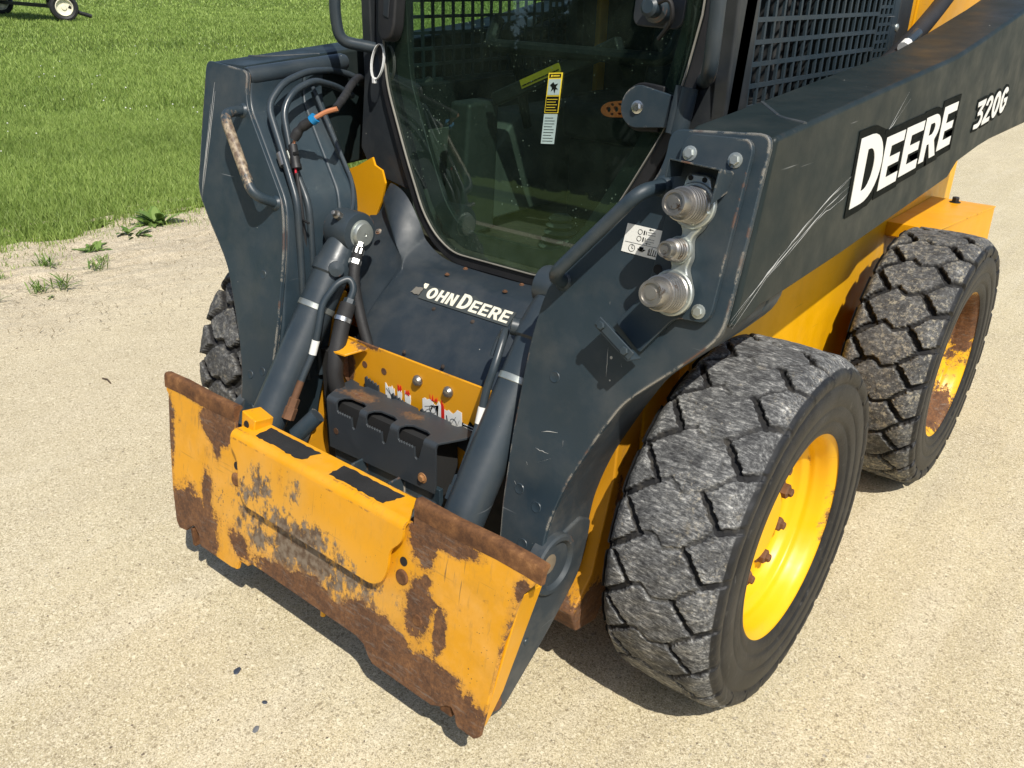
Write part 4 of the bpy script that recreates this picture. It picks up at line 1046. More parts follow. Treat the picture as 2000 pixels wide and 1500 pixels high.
# ---- tilt cylinders
AX = Vector((0, .573, .819)).normalized()
for sx in (1, -1):
    base = Vector((sx * .31, -.449, .458))
    b = MB().lathe([(.036, -.11), (.043, -.105), (.043, .350), (.048, .355), (.048, .378), (.045, .384), (.042, .41), (.036, .44)], base, AX, 32)
    cy = b.build('tilt_cylinder', M['dark_blue'], LD, sharp=40)
    top = base + AX * .468
    MB().lathe([(.030, -.040), (.040, -.036), (.042, -.03), (.042, .030), (.040, .036), (.030, .040)] if sx > 0 else [(.034, -.042), (.048, -.038), (.050, -.03), (.050, .030), (.048, .038), (.034, .042)], top, (1, 0, 0), 32).build('cylinder_eye', M['dark_blue'], cy, sharp=40)
    if sx < 0: MB().lathe([(.033, 0), (.033, .004), (.029, .005), (.029, .012), (.026, .017), (.004, .019), (.003, .018), (0, .018)], top - Vector((sx * .038, 0, 0)), (-sx, 0, 0), 28).build('pivot_pin', M['zinc'], cy)
    if sx < 0: MB().lathe([(.010, 0), (.010, .03), (.006, .034), (.005, .045), (0, .046)], top + Vector((0, -.02, .034)), (-.3 * sx, -.8, .5), 10).build('grease_nipple', M['steel'], cy)
    MB().lathe([(.0435, .0), (.0445, .001), (.0445, .013), (.0435, .014)], base + AX * .262, AX, 32).build('band_clamp', M['zinc'], cy)
    MB().lathe([(.018, 0), (.018, .015), (.0, .018)], base + AX * .36 + Vector((-sx * .035, -.015, .02)), (-sx * .8, -.5, .2), 12).build('port_boss', M['dark_blue'], cy)
    # steel pipe hugging the barrel
    f = sx
    pipe = [(f * .262, -.425, .480), (f * .262, -.392, .535), (f * .258, -.352, .598), (f * .256, -.334, .655), (f * .262, -.315, .705), (f * .250, -.276, .748), (f * .236, -.250, .757), (f * .222, -.250, .735), (f * .222, -.272, .700)]
    pipe = [(-x if False else x, y, z) for x, y, z in pipe]
    MB().tube(pipe, .0085, 12, fil=.022).build('steel_pipe', M['dark_blue'], cy, sharp=60)
    MB().tube([Vector(pipe[2]).lerp(Vector(pipe[1]), .1), Vector(pipe[2]).lerp(Vector(pipe[3]), .45)], .0094, 12).build('white_tag', M['white'], cy)
    MB().tube([Vector(pipe[0]), Vector(pipe[1])], .0088, 12).build('rusty_pipe_end', M['bolt_rust'] if sx < 0 else M['dark_blue'], cy)
    nb = Vector(pipe[0]); dd = (Vector(pipe[1]) - nb).normalized()
    MB().lathe([(.016, -.03), (.016, -.002), (.013, .0)], nb, dd, 6).lathe([(.0135, 0), (.0135, .020), (.011, .022)], nb, dd, 6).build('pipe_nut', M['dark_blue'] if sx > 0 else M['bolt_rust'], cy)
    MB().tube([nb - dd * .018, nb - dd * .025 + Vector((sx * .03, 0, -.005))], .014, 10).build('port_elbow', M['dark_blue'], cy)
    # hose from the loop down behind the foot step
    if sx > 0: continue
    hs = [(f * .222, -.270, .702), (f * .218, -.292, .672), (f * .205, -.330, .60), (f * .20, -.345, .54), (f * .19, -.33, .48), (f * .12, -.28, .44)]
    ho = MB().tube(hs, .019, 14, fil=.05).build('hydraulic_hose', M['hose'], LD, sharp=60)
    q = Vector(hs[0]); dq = (Vector(hs[1]) - q).normalized()
    MB().lathe([(.014, -.012), (.014, .012), (.011, .014)], q, dq, 6).build('hose_nut', M['dark_blue'], ho)
    MB().lathe([(.015, .018), (.016, .020), (.016, .027), (.013, .029)], q, dq, 20).lathe([(.021, .034), (.021, .044)], q, dq, 20).build('hose_ferrule', M['chrome'], ho)
    h2 = [(f * .255, -.200, .815), (f * .248, -.222, .785), (f * .235, -.240, .745), (f * .21, -.25, .68), (f * .17, -.26, .6)]
    h2o = MB().tube(h2, .013, 12, fil=.03).build('hydraulic_hose', M['hose'], LD, sharp=60)
    q = Vector(h2[0]); dq = (Vector(h2[1]) - q).normalized()
    MB().lathe([(.010, -.012), (.010, .002), (.014, .003), (.014, .016), (.011, .018), (.012, .030), (.015, .031), (.015, .042), (.012, .044)], q, dq, 6).build('hose_fitting', M['chrome'], h2o)

# ---- quick attach plate
zt, zb = .506, .13
outl = [(.281, .470), (.279, .513), (.300, .516), (.562, .511), (.578, .503), (.566, .476), (.545, .447), (.520, .33), (.500, .13), (.488, .119), (.446, .120), (.440, .127), (.436, .140), (.425, .152), (.412, .148),
        (.400, .138), (.376, .128), (.345, .128), (.21, .130), (.196, .140), (.180, .160), (.155, .168), (-.17, .172), (-.205, .171), (-.212, .160), (-.245, .160), (-.252, .134), (-.275, .130),
        (-.40, .130), (-.412, .158), (-.432, .172), (-.452, .158), (-.464, .145), (-.495, .140), (-.508, .155), (-.527, .235), (-.545, .38), (-.552, .470), (-.562, .478), (-.558, .516), (-.30, .517), (-.283, .512), (-.281, .470)]
b = MB(); b.prism([PL(x, z) for x, z in outl], -NP * .010)
qa = b.build('quick_attach_plate', M['attach'], LD, bevel=.0022)
# rolled top lip of each wing
for sx in (1, -1):
    b = MB()
    x0, x1 = .282, .566
    pr = [(.0006, .486), (.0018, .500), (.0028, .514), (.0010, .520), (-.004, .5225), (-.016, .522), (-.020, .516), (-.012, .506), (-.0106, .486)]
    k = len(pr)
    for xx in (x0, x0 + .1, x0 + .2, x1 - .02, x1 + (.015 if sx > 0 else 0)):
        for (d, z) in pr: b.v.append(tuple(PL(sx * xx, z + (-.004 if xx > x1 else .0015 * math.sin(xx * 30)), d)))
    for i in range(4):
        for j in range(k):
            j2 = (j + 1) % k; b.face((i * k + j, i * k + j2, (i + 1) * k + j2, (i + 1) * k + j))
    b.face(range(k)); b.face([4 * k + j for j in range(k)][::-1])
    b.build('rolled_lip', M['rust'], qa, sharp=50)
    # rear stiffener and side flange
    b = MB(); b.prism([PL(sx * .497, .14, -.0105), PL(sx * .540, .44, -.0105), PL(sx * .540, .44, -.07), PL(sx * .497, .20, -.06), PL(sx * .492, .14, -.03)], (-sx * .010, 0, 0))
    b.build('side_flange', M['yellow'], qa, bevel=.002)
    b = MB(); b.box(PL(sx * .405, .145, -.018), (.032, .022, .05)); b.build('lock_pin', M['rust'], qa, bevel=.004)
    MB().box(PL(sx * .445, .135, -.022), (.012, .030, .05)).build('pin_guide', M['rust'], qa, bevel=.002)
    # slot and worn bolt at each side of the flap
    MB().lathe([(.0, .0006), (.0095, .0006), (.0095, -.0004)], PL(sx * .268, .388, .0008), NP, 14).build('slot_hole', M['void'], qa)
    MB().lathe([(.016, 0), (.016, .002), (.013, .004), (.006, .0035), (0, .003)], PL(sx * .268, .355, 0), NP, 18).build('worn_boss', M['rust'], qa)
MB().lathe([(.013, 0), (.011, .002), (0, .0022)], PL(.318, .285, 0), NP, 14).build('worn_boss', M['rust'], qa)
# folded step flap: one bent sheet, front face then top face
fp = round_poly([(-.268, .462), (-.268, .444), (-.240, .418), (-.232, .350), (-.205, .320), (.205, .318), (.232, .332), (.246, .365), (.246, .408), (.268, .430), (.276, .444), (.276, .462)], [0, .008, .03, .03, .03, .035, .03, .02, .02, .012, .01, 0], 5)
def bent_sheet(front, topd, th=.006):
    """front: polygon in plate (x,z); its straight top edge is carried over a bend into a top face topd deep"""
    b = MB(); z1 = .462; x0, x1 = front[0][0], front[-1][0]
    b.prism([PL(x, z, .020) for x, z in front], -NP * th)
    r = .018; n = 6; rows = []
    y0 = PL(0, z1, .020)
    for k in range(n + 1):
        a = k / n * R_(80)
        rows.append((math.sin(a) * r, r * (1 - math.cos(a))))      # up, back
    up = Vector((0, .1732, 1)).normalized(); bk = -NP
    for inner_ in (0, 1):
        for (uu, bb) in rows:
            kx = 1
            p = y0 + up * (uu * (1 if not inner_ else (r - th) / r)) + bk * (bb if not inner_ else (th + bb * (r - th) / r))
            for xx in (x0, x1): b.v.append((xx, p.y, p.z))
    o = len(b.v) - 4 * (n + 1)
    for inner_ in (0, 1):
        for k in range(n):
            q = o + inner_ * 2 * (n + 1) + 2 * k; b.face((q, q + 1, q + 3, q + 2))
    for k in range(n):
        for sgn in (0, 1):
            q = o + 2 * k + sgn; q2 = q + 2 * (n + 1); b.face((q, q + 2, q2 + 2, q2))
    e = Vector(b.v[o + 2 * n]); e.x = 0
    d = Vector((0, math.cos(R_(2)), -math.sin(R_(2)))) * topd
    b.prism([(x0, e.y, e.z), (x1, e.y, e.z), (x1 - .045, e.y + d.y, e.z + d.z), (x0 + .02, e.y + d.y, e.z + d.z)], (0, 0, -th))
    return b, e
b, e = bent_sheet(fp, .062)
fl = b.build('step_flap', M['flap'], qa, sharp=40)
def wavy(p0, p1, amp, n):
    return [(p0[0] + (p1[0] - p0[0]) * k / n + rnd.uniform(-amp, amp), p0[1] + (p1[1] - p0[1]) * k / n + rnd.uniform(-amp, amp)) for k in range(n)]
for (xa, xb, ya, yb) in ((-.213, -.022, .004, .050), (.032, .228, .004, .050)):
    edge_ = wavy((xa, yb), (xa + .006, ya), .002, 6) + wavy((xa + .006, ya), (xb - .03, ya - .002), .003, 18) + wavy((xb - .03, ya - .002), (xb - .018, yb), .004, 6) + wavy((xb - .018, yb), (xa, yb), .0015, 18)
    shape2d([edge_], ((0, e.y + .002, e.z - .0003), (1, 0, 0), (0, math.cos(R_(2)), -math.sin(R_(2))), (0, math.sin(R_(2)), math.cos(R_(2)))), 'grip_pad', M['grip'], fl, .0010)
# little yellow stop at the flap's left end
b = MB(); b.prism([PL(-.275, .515, -.012), PL(-.225, .505, -.012), PL(-.23, .468, -.012), PL(-.275, .465, -.012)], -NP * .05); b.build('stop_block', M['flap'], qa, bevel=.003)
MB().lathe([(.009, 0), (.009, .001), (0, .001)], PL(-.255, .488, -.0118), NP, 12).build('bolt_hole', M['void'], qa)
# crossbar and dark gear behind the plate
MB().tube([(-.36, -.50, .40), (.36, -.50, .40)], .035, 16).build('cross_tube', M['dark_dusty'], LD)
MB().tube([PL(.02, .19, -.03), PL(.02, .135, -.03)], .006, 8).build('drip_tab', M['yellow'], qa)

# ---- foot step
def step_front():
    P = [(-.172, .395), (-.172, .515)]
    for x0 in (-.138, -.040, .060):
        P += [(x0, .515), (x0, .500), (x0 + .006, .494)]
        for k in range(5): P += [(x0 + .008 + k * .008, .499), (x0 + .012 + k * .008, .4945)]
        P += [(x0 + .049, .498), (x0 + .050, .474), (x0 + .055, .470), (x0 + .062, .476), (x0 + .070, .500), (x0 + .076, .515)]
    P += [(.172, .515), (.170, .425), (.165, .405)]
    return P
b = MB(); b.prism([(x, -.393, z) for x, z in step_front()], (0, .005, 0))
fs = b.build('foot_step', M['step'], LD, bevel=.0008)
def step_top():
    P = [(-.172, -.385)]
    for x0 in (-.138, -.040, .060):
        P += [(x0, -.385), (x0 + .003, -.370), (x0 + .016, -.361), (x0 + .056, -.360), (x0 + .072, -.366), (x0 + .076, -.385)]
    P += [(.172, -.385), (.195, -.335), (.207, -.300)]
    for x0 in (.145, .045, -.055, -.150):
        P += [(x0 + .010, -.292), (x0 + .004, -.302), (x0 - .010, -.304), (x0 - .020, -.296)]
    P += [(-.20, -.292), (-.195, -.33)]
    return P
b = MB(); b.prism([(x, y, .5265 - (y + .385) * .02) for x, y in step_top()], (0, 0, -.005)); b.build('step_tread', M['step'], fs, bevel=.0008)
# the rolled bend between the two, where it is not cut away
for (xa, xb) in ((-.172, -.138), (-.062, -.040), (.036, .060), (.136, .172)):
    b = MB(); o = len(b.v); n = 5
    for rr in (.0115, .0065):
        for k in range(n + 1):
            a = k / n * math.pi / 2
            yy, zz = -.3815 - rr * math.cos(a), .515 + rr * math.sin(a)
            b.v += [(xa, yy, zz), (xb, yy, zz)]
    for q in (0, 1):
        for k in range(n): i0 = o + q * 2 * (n + 1) + 2 * k; b.face((i0, i0 + 1, i0 + 3, i0 + 2))
    for k in range(n):
        for sg in (0, 1): i0 = o + 2 * k + sg; i1 = i0 + 2 * (n + 1); b.face((i0, i0 + 2, i1 + 2, i1))
    b.build('step_bend', M['step'], fs, sharp=60)
MB().bolt((.132, -.393, .432), (0, -1, 0), .0085).build('bolt', M['bolt_brass'], fs)
MB().lathe([(.008, 0), (.008, .001), (0, .001)], (-.145, -.3932, .445), (0, -1, 0), 12).build('bolt_hole', M['bolt_rust'], fs)
MB().box((-.01, -.335, .44), (.31, .075, .14)).build('step_shade_block', M['void'], fs)  # black block added so the cut-outs in the step look shaded
b = MB(); b.box((0.0, -.375, .385), (.34, .012, .05)); b.box((-.06, -.40, .375), (.006, .05, .06)); b.box((.06, -.40, .375), (.006, .05, .06)); b.build('step_bracket', M['dark'], fs, bevel=.002)
for (x, m_) in ((.150, M['dark']),): 
    MB().box((x, -.40, .365), (.05, .012, .05)).build('step_foot', m_, fs, bevel=.003)
# teeth on the kick panel, seen over the back of the tread
# ---- kick panel
kp = round_poly([(-.246, .626), (.262, .627), (.228, .53), (.215, .40), (-.20, .40), (-.245, .44), (-.27, .56)], [.004, .004, .01, 0, 0, .02, .02])
b = MB(); b.prism([(x, -.284, z) for x, z in kp], (0, .006, 0))
kk = b.build('kick_panel', M['kick'], LD, bevel=.0015)
b = MB(); b.prism([(-.225, -.29, .622), (-.14, -.29, .616), (-.165, -.338, .607), (-.200, -.342, .607)], (0, 0, .005)); b.build('gusset_shelf', M['kick'], kk, bevel=.001)
b = MB(); b.prism([(-.222, -.286, .62), (-.222, -.335, .607), (-.222, -.286, .50)], (.005, 0, 0)); b.build('gusset_web', M['kick'], kk)
for (x, z) in ((.016, .586), (.108, .588)): MB().lathe([(.013, 0), (.013, .004), (.009, .010), (.004, .012), (0, .012)], (x, -.2841, z), (0, -1, 0), 18).build('bolt', M['steel'], kk)
for (x, z) in ((-.160, .572), (-.095, .574)): MB().lathe([(.0085, 0), (.0085, .0008), (0, .0008)], (x, -.2842, z), (0, -1, 0), 14).build('bolt_hole', M['bolt_rust'], kk)
KF = ((0, -.2848, 0), (1, 0, 0), (0, 0, 1), (0, -1, 0)); KF2 = ((0, -.2856, 0), (1, 0, 0), (0, 0, 1), (0, -1, 0))
def torn(x0, x1, z0, z1, seed):
    r2 = random.Random(seed); P = []
    for k in range(9): P.append((x0 + (x1 - x0) * k / 8, z1 + r2.uniform(-.012, .004)))
    P += [(x1 + .001, (z0 + z1) / 2), (x1 - .002, z0)]
    for k in range(5): P.append((x1 - (x1 - x0) * k / 4, z0 + r2.uniform(-.002, .003)))
    return P
sh = []
for k, (a, b_, c, d) in enumerate(((-0.092, -0.062, 0.503, 0.546), (-0.052, -0.038, 0.518, 0.548), (-0.028, -0.010, 0.513, 0.544), (0.028, 0.085, 0.493, 0.554), (0.095, 0.146, 0.478, 0.550))):
    shape2d([torn(a, b_, c, d, k)], KF, 'torn_decal', M['white'], kk, .0003)
for k, (a, b_, c, d) in enumerate(((-0.050, -0.038, 0.541, 0.554), (-0.026, -0.012, 0.540, 0.551), (0.052, 0.074, 0.551, 0.562), (0.086, 0.094, 0.498, 0.558))):
    shape2d([torn(a, b_, c, d, k + 20)], KF2, 'torn_decal', M['red'], kk, .0003)
shape2d([torn(.148, .207, .485, .535, 41)], KF2, 'torn_decal', M['print'], kk, .0003)
KF3 = ((0, -.2862, 0), (1, 0, 0), (0, 0, 1), (0, -1, 0))
txt = [bar(.152 + .004 * (k % 11), .526 - .007 * (k // 11), .1545 + .004 * (k % 11) + .001 * rnd.random(), .526 - .007 * (k // 11), .0022) for k in range(44)]
shape2d(txt, KF3, 'decal_text', M['white'], kk, .0002)
lines_ = [bar(-.088, .535, -.066, .518, .0006), bar(-.080, .538, -.070, .515, .0006), bar(.036, .530, .078, .545, .0006), bar(.040, .522, .07, .540, .0006), bar(.050, .515, .066, .548, .0005), bar(.075, .512, .078, .545, .0007)] + ring(.060, .530, .010, .0008, 14) + ring(.122, .518, .010, .0008, 12) + [bar(.102, .53, .106, .510, .002), bar(.110, .505, .130, .535, .0006), bar(.128, .500, .140, .530, .0006)]
shape2d(lines_, KF3, 'decal_drawing', M['print'], kk, .0002)
b = MB()
for (x0, zc) in ((-.150, .545), (-.062, .530), (.030, .522), (.130, .505)):
    P = [(x0, zc - .03)] + [(x0 + .005 * k, zc + (.006 if k % 2 else .0) - .0012 * k) for k in range(10)] + [(x0 + .047, zc - .04)]
    b.prism([(x, -.296, z) for x, z in P], (0, .004, 0))
b.build('serrated_teeth', M['step'], fs)

# ---- dark machine belly seen past the step
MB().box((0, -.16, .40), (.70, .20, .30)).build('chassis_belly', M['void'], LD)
MB().tube([(-.235, -.44, .42), (-.20, -.40, .47)], .02, 12).tube([(-.20, -.36, .46), (-.12, -.33, .45)], .012, 10).build('link_bar', M['dark'], LD)

# ---- plastic front cover with the maker's lettering
U = [(-.366, .01, .918), (-.345, .004, .920), (-.305, -.002, .910), (-.266, -.002, .87), (-.236, -.002, .80), (-.19, -.004, .762), (-.12, -.006, .757), (0, -.008, .757), (.12, -.006, .757), (.19, -.004, .762), (.236, -.002, .80), (.266, -.002, .87), (.305, -.002, .91), (.345, .004, .920), (.366, .01, .918)]
M1 = [(-.380, -.025, .855), (-.362, -.035, .860), (-.325, -.06, .835), (-.290, -.073, .80), (-.255, -.083, .768), (-.195, -.086, .757), (-.12, -.088, .7555), (0, -.088, .7555), (.12, -.088, .7555), (.195, -.086, .757), (.255, -.083, .768), (.290, -.073, .80), (.325, -.06, .835), (.362, -.035, .860), (.380, -.025, .855)]
M1b = [(x, y - .008, z - .006) for x, y, z in M1]
def on_slope(y): return .753 + .775 * (y + .084)
XS = [-.44, -.38, -.32, -.285, -.249, -.243, -.237, -.232, -.18, -.10, 0, .10, .18, .232, .237, .243, .249, .285, .32, .38]
def cov_row(y_mid, z_mid, y_wing, z_wing, spread):
    r = []
    for x in XS:
        a = abs(x)
        if a <= .2375: r.append((x * spread, y_mid, z_mid))
        else:
            k = (a - .2425) / .14
            r.append((x * spread, y_wing + .10 * max(0, k) ** 1.3, z_wing + .10 * max(0, k)))
    return r
def top_row(U_):
    r = []
    for x in XS:
        a = abs(x); q = [(abs(p[0]), p[1], p[2]) for p in U_ if p[0] >= -.001]
        q.sort()
        for (x0, y0, z0), (x1, y1, z1) in zip(q, q[1:]):
            if x0 <= a <= x1 + 1e-6 or (x1, y1, z1) == q[-1]:
                t = min(1, (a - x0) / (x1 - x0)); r.append((math.copysign(min(a, q[-1][0]), x), y0 + (y1 - y0) * t, z0 + (z1 - z0) * t)); break
    return r
rows = [top_row(U), top_row(M1)]
rows += [cov_row(-.098, on_slope(-.098) + .001, -.088, .765, .92), cov_row(-.106, on_slope(-.106), -.094, .75, .94), cov_row(-.115, on_slope(-.115), -.10, .74, .96), cov_row(-.150, on_slope(-.150), -.125, .71, .99), cov_row(-.168, on_slope(-.168), -.14, .695, 1.0),
         cov_row(-.196, on_slope(-.196) - .001, -.165, .672, 1.0), cov_row(-.222, .640, -.185, .65, .98), cov_row(-.246, .618, -.205, .632, .97), cov_row(-.258, .600, -.215, .61, .96), cov_row(-.262, .585, -.22, .59, .955)]
b = MB(); k = len(XS)
for r in rows: b.v += r
for i in range(len(rows) - 1):
    for j in range(k - 1): b.face((i * k + j, i * k + j + 1, (i + 1) * k + j + 1, (i + 1) * k + j))
cv = b.build('front_cover', M['plastic'], LD, sharp=180)
sb = cv.modifiers.new('soft', 'SUBSURF'); sb.levels = 2; sb.render_levels = 2
CN = Vector((0, -.613, .79)).normalized(); CV = Vector((0, .79, .613)).normalized()
def CVP(x, y, d=.003): return Vector((x, y, .753 + .775 * (y + .084))) + CN * d
for (x, y) in ((-.060, -.154), (.060, -.154)): MB().bolt(CVP(x, y, .001), CN, .0034).build('screw', M['bolt_dark'], cv)
for (x, y) in ((.089, -.084), (-.089, -.084), (.087, -.022), (-.087, -.022)): MB().bolt((x, y + .006, .7575), (0, 0, 1), .0042).build('screw', M['bolt_rust'], cv)
for x in (-.184, -.06, .06, .184): MB().bolt((x, -.252, .622), (0, -.93, .36), .0036).build('screw', M['bolt_dark'], cv)
MB().bolt((-.325, -.075, .815), CN, .006).build('screw', M['dark'], cv)
cf0 = CVP(-.131, -.139, .0025)
CF = (tuple(cf0), (1, 0, 0), tuple(CV), tuple(CN))
h = .040
items = []; u_ = 0.0
for ch, wd, sc in (('J', .022, .9), ('O', .030, .78), ('H', .026, .78), ('N', .026, .78), (' ', .006, 1), ('D', .032, 1.), ('E', .0245, .78), ('E', .0245, .78), ('R', .027, .78), ('E', .0245, .78)):
    if ch != ' ': items.append((ch, u_, .001, wd, h * sc if ch != 'J' else h * .9, 0))
    u_ += wd + (.0042 if ch != ' ' else 0)
loops = []
for ch, u0, v0, wd, hv, _ in items: loops += place(glyph(ch, .72, .225), u0, v0, wd / .72, hv)
shape2d([[(.010, -.005), (u_ + .003, -.005), (u_ + .003, h * .84), (u_ - .10, h * .84), (.155, h + .004), (.135, h * .86), (.010, h * .86)]], CF, 'lettering_ground', m_simple('decal_grey', (.05, .058, .058), .5), cv, .0003)
CF2 = (tuple(cf0 + CN * .0008), CF[1], CF[2], CF[3])
shape2d(loops, CF2, 'cover_lettering', M['offwhite'], cv, .0003)
shape2d([wavy((-.022, .004), (.006, .002), .002, 5) + wavy((.006, .002), (.008, .022), .002, 4) + wavy((.008, .022), (-.02, .018), .003, 5)], CF, 'decal_residue', m_simple('glue_residue', (.15, .14, .12), .9), cv, .0002)

# ---- cab
CG = lambda x, z, d=0.: Vector((x, .008 + .129 * (z - .78), z)) + Vector((0, -1, .129)).normalized() * d
CGN = Vector((0, -1, .129)).normalized()
half = [(.135, .785), (.197, .816), (.246, .866), (.318, .993), (.396, 1.146), (.416, 1.235), (.43, 1.34), (.43, 1.90)]
gpoly = [(-x, z) for x, z in half[::-1]] + half
gpoly = round_poly(gpoly, [0, 0, .05, .06, .05, .05, .03, .03] + [.03, .03, .05, .05, .06, .05, 0, 0], 4)
def offset_poly(P, d):
    out = []; n = len(P)
    for i in range(n):
        a, b_, c = Vector(P[i - 1]), Vector(P[i]), Vector(P[(i + 1) % n])
        e1 = (b_ - a).normalized() if (b_ - a).length > 1e-6 else (c - b_).normalized(); e2 = (c - b_).normalized() if (c - b_).length > 1e-6 else e1
        n1, n2 = Vector((e1.y, -e1.x)), Vector((e2.y, -e2.x)); mm = (n1 + n2)
        mm = mm.normalized() if mm.length > 1e-6 else n1
        out.append(tuple(b_ + mm * d / max(.4, mm.dot(n1))))
    return out
def ring_mesh(outer, inner_, fn, d0, d1, name, mat_, par, bev=.002):
    n = len(outer); b = MB()
    for d in (d0, d1):
        b.v += [tuple(fn(x, z, d)) for x, z in outer]; b.v += [tuple(fn(x, z, d)) for x, z in inner_]
    for i in range(n):
        j = (i + 1) % n
        b.face((i, j, n + j, n + i)); b.face((2 * n + i, 2 * n + j, 3 * n + j, 3 * n + i)[::-1])
        b.face((i, j, 2 * n + j, 2 * n + i)); b.face((n + i, n + j, 3 * n + j, 3 * n + i))
    return b.build(name, mat_, par, bevel=bev)
area = sum(gpoly[i - 1][0] * gpoly[i][1] - gpoly[i][0] * gpoly[i - 1][1] for i in range(len(gpoly)))
if area < 0: gpoly = gpoly[::-1]
cab = empty('cab', (0, 0, 0), LD)
def outward(d): return offset_poly(gpoly, d)
# door: glass, rubber edge, steel frame behind
door = empty('door', (0, 0, 0), LD)
b = MB(); b.v = [tuple(CG(x, z, .012)) for x, z in gpoly]; b.face(range(len(gpoly)))
b.build('glass', M['glass'], door)
ring_mesh(outward(.030), outward(.002), CG, .012, -.012, 'rubber_edge', M['black'], door, .004)
ring_mesh(outward(.003), outward(.0005), CG, .0185, .0135, 'edge_highlight', m_simple('painted_highlight', (.22, .21, .18), .6), door, .0005)  # thin grey ring: the highlight along the rubber edge, put into the colour
ring_mesh(outward(-.006), outward(-.052), CG, -.014, -.030, 'door_frame', m_simple('door_frame_paint', (.03, .036, .034), .5), door, .003)
# cab front wall on either side of the door
for sx in (1, -1):
    P = [(.445, 1.92), (.505, 1.92), (.505, .985), (.455, .925), (.330, .905), (.292, .905), (.345, .993), (.425, 1.146), (.442, 1.235), (.452, 1.34)]
    b = MB(); b.prism([CG(sx * x, z, -.004) for x, z in P], Vector((0, .05, 0)))
    b.build('front_pillar', M['cab'], cab, bevel=.004)
    # side posts and rails
    b = MB()
    b.box((sx * .488, .105, 1.41), (.034, .09, 1.02)); b.box((sx * .488, 1.02, 1.41), (.034, .10, 1.02)); b.box((sx * .488, .56, 1.90), (.034, 1.0, .05)); b.box((sx * .488, .55, 1.06), (.034, .9, .14))
    b.build('side_frame', M['cab'], cab, bevel=.006)
    # perforated side screen
    b = MB()
    t_ = .0032
    ys = np.arange(.15, .80, .040); zs = np.arange(1.135, 1.88, .040)
    for yy in ys: b.box((sx * .500, yy, 1.50), (t_ * 1.6, .0085, .78))
    for zz in zs: b.box((sx * .5004, .47, zz), (t_ * 1.6, .70, .0085))
    for k, yy in enumerate(np.arange(.83, .93, .032)):
        b.box((sx * .500, yy, 1.50), (t_, .012, .78))
        for zz in np.arange(1.13, 1.88, .020): b.box((sx * .5004, yy + .016, zz), (t_, .02, .007))
    b.box((sx * .500, .128, 1.50), (t_ * 1.5, .05, .78)); b.box((sx * .500, .965, 1.50), (t_ * 1.5, .07, .78)); b.box((sx * .4995, .47, 1.122), (t_ * 1.5, .72, .018))
    sc = b.build('side_screen', M['plain'], cab)
    for zz in (1.16, 1.30, 1.45): MB().lathe([(.010, 0), (.009, .003), (.005, .005), (0, .0055)], (sx * .5022, .975, zz), (sx, 0, 0), 14).build('screen_bolt', M['zinc'], sc)
    # grab handles beside the door
    hp = [(sx * .497, .06, 1.75), (sx * .50, -.005, 1.72), (sx * .505, -.022, 1.30), (sx * .500, -.015, 1.245), (sx * .452, .060, 1.228)]
    MB().tube(hp, .014, 16, fil=.05).build('grab_handle', M['dark_blue'], cab, sharp=60)
b = MB(); b.box((0, .62, 1.945), (1.06, 1.22, .05)); b.build('cab_roof', M['cab'], cab, bevel=.01)
b = MB(); b.box((0, 1.10, 1.15), (.94, .03, .85)); b.build('rear_wall', M['cab'], cab)
b = MB(); b.box((0, .55, .735), (.94, 1.0, .03)); b.build('cab_floor', M['floor_mat'], cab)
for sx in (1, -1):
    b = MB(); b.box((sx * .462, .58, .87), (.014, .9, .28)); b.build('lower_side_wall', M['console'] if sx < 0 else M['cab'], cab)
# seat, consoles, levers
b = MB(); b.prism([(-.22, .52, .98), (.22, .52, .98), (.24, .60, 1.02), (.24, .98, 1.0), (-.24, .98, 1.0), (-.24, .60, 1.02)], (0, 0, .10)); b.prism([(-.22, .92, 1.05), (.22, .92, 1.05), (.20, 1.02, 1.62), (-.20, 1.02, 1.62)], (0, .09, 0))
b.build('seat', M['seat'], cab, bevel=.03, bseg=3)
b = MB(); b.box((0, .74, .87), (.40, .40, .24)); b.build('seat_box', M['seat'], cab, bevel=.01)
b = MB(); b.prism([(-.34, .16, .76), (-.34, .30, .76), (-.36, .34, 1.10), (-.36, .22, 1.10)], (.075, 0, 0)); b.build('lever_console', M['console_dark'], cab, bevel=.012)
b = MB(); b.prism([(-.40, .30, .78), (-.40, .90, .78), (-.40, .90, 1.06), (-.40, .42, 1.06), (-.40, .30, .96)], (.12, 0, 0)); b.build('side_console', M['console'], cab, bevel=.012)
b = MB(); b.prism([(.30, .34, .78), (.30, .90, .78), (.30, .90, 1.06), (.30, .46, 1.06), (.30, .34, .92)], (.12, 0, 0)); b.build('side_console', M['seat'], cab, bevel=.012)
for sx in (1, -1):
    MB().tube([(sx * .28, .45, 1.02), (sx * .27, .40, 1.16), (sx * .265, .37, 1.22)], .014, 10).lathe([(.0, 0), (.02, .004), (.026, .03), (.022, .06), (0, .075)], (sx * .265, .36, 1.22), (0, -.25, 1), 14).build('control_lever', M['seat'], cab)
b = MB()
for k in range(5): b.lathe([(.050 - .006 * k, .018 * k), (.056 - .006 * k, .018 * k + .008), (.046 - .006 * k, .018 * k + .016)], (-.04, .30, .752), (0, 0, 1), 20)
b.build('rubber_boot', M['console'], cab)
b = MB(); b.prism([(.10, .15, .755), (.22, .15, .755), (.22, .27, .82), (.10, .27, .82)], (0, .01, -.012)); b.build('foot_pedal', M['seat'], cab, bevel=.004)
MB().tube([(-.26, .30, 1.30), (-.26, .26, 1.24), (.26, .26, 1.24), (.26, .30, 1.30)], .016, 10, fil=.05).build('lap_bar', M['seat'], cab)
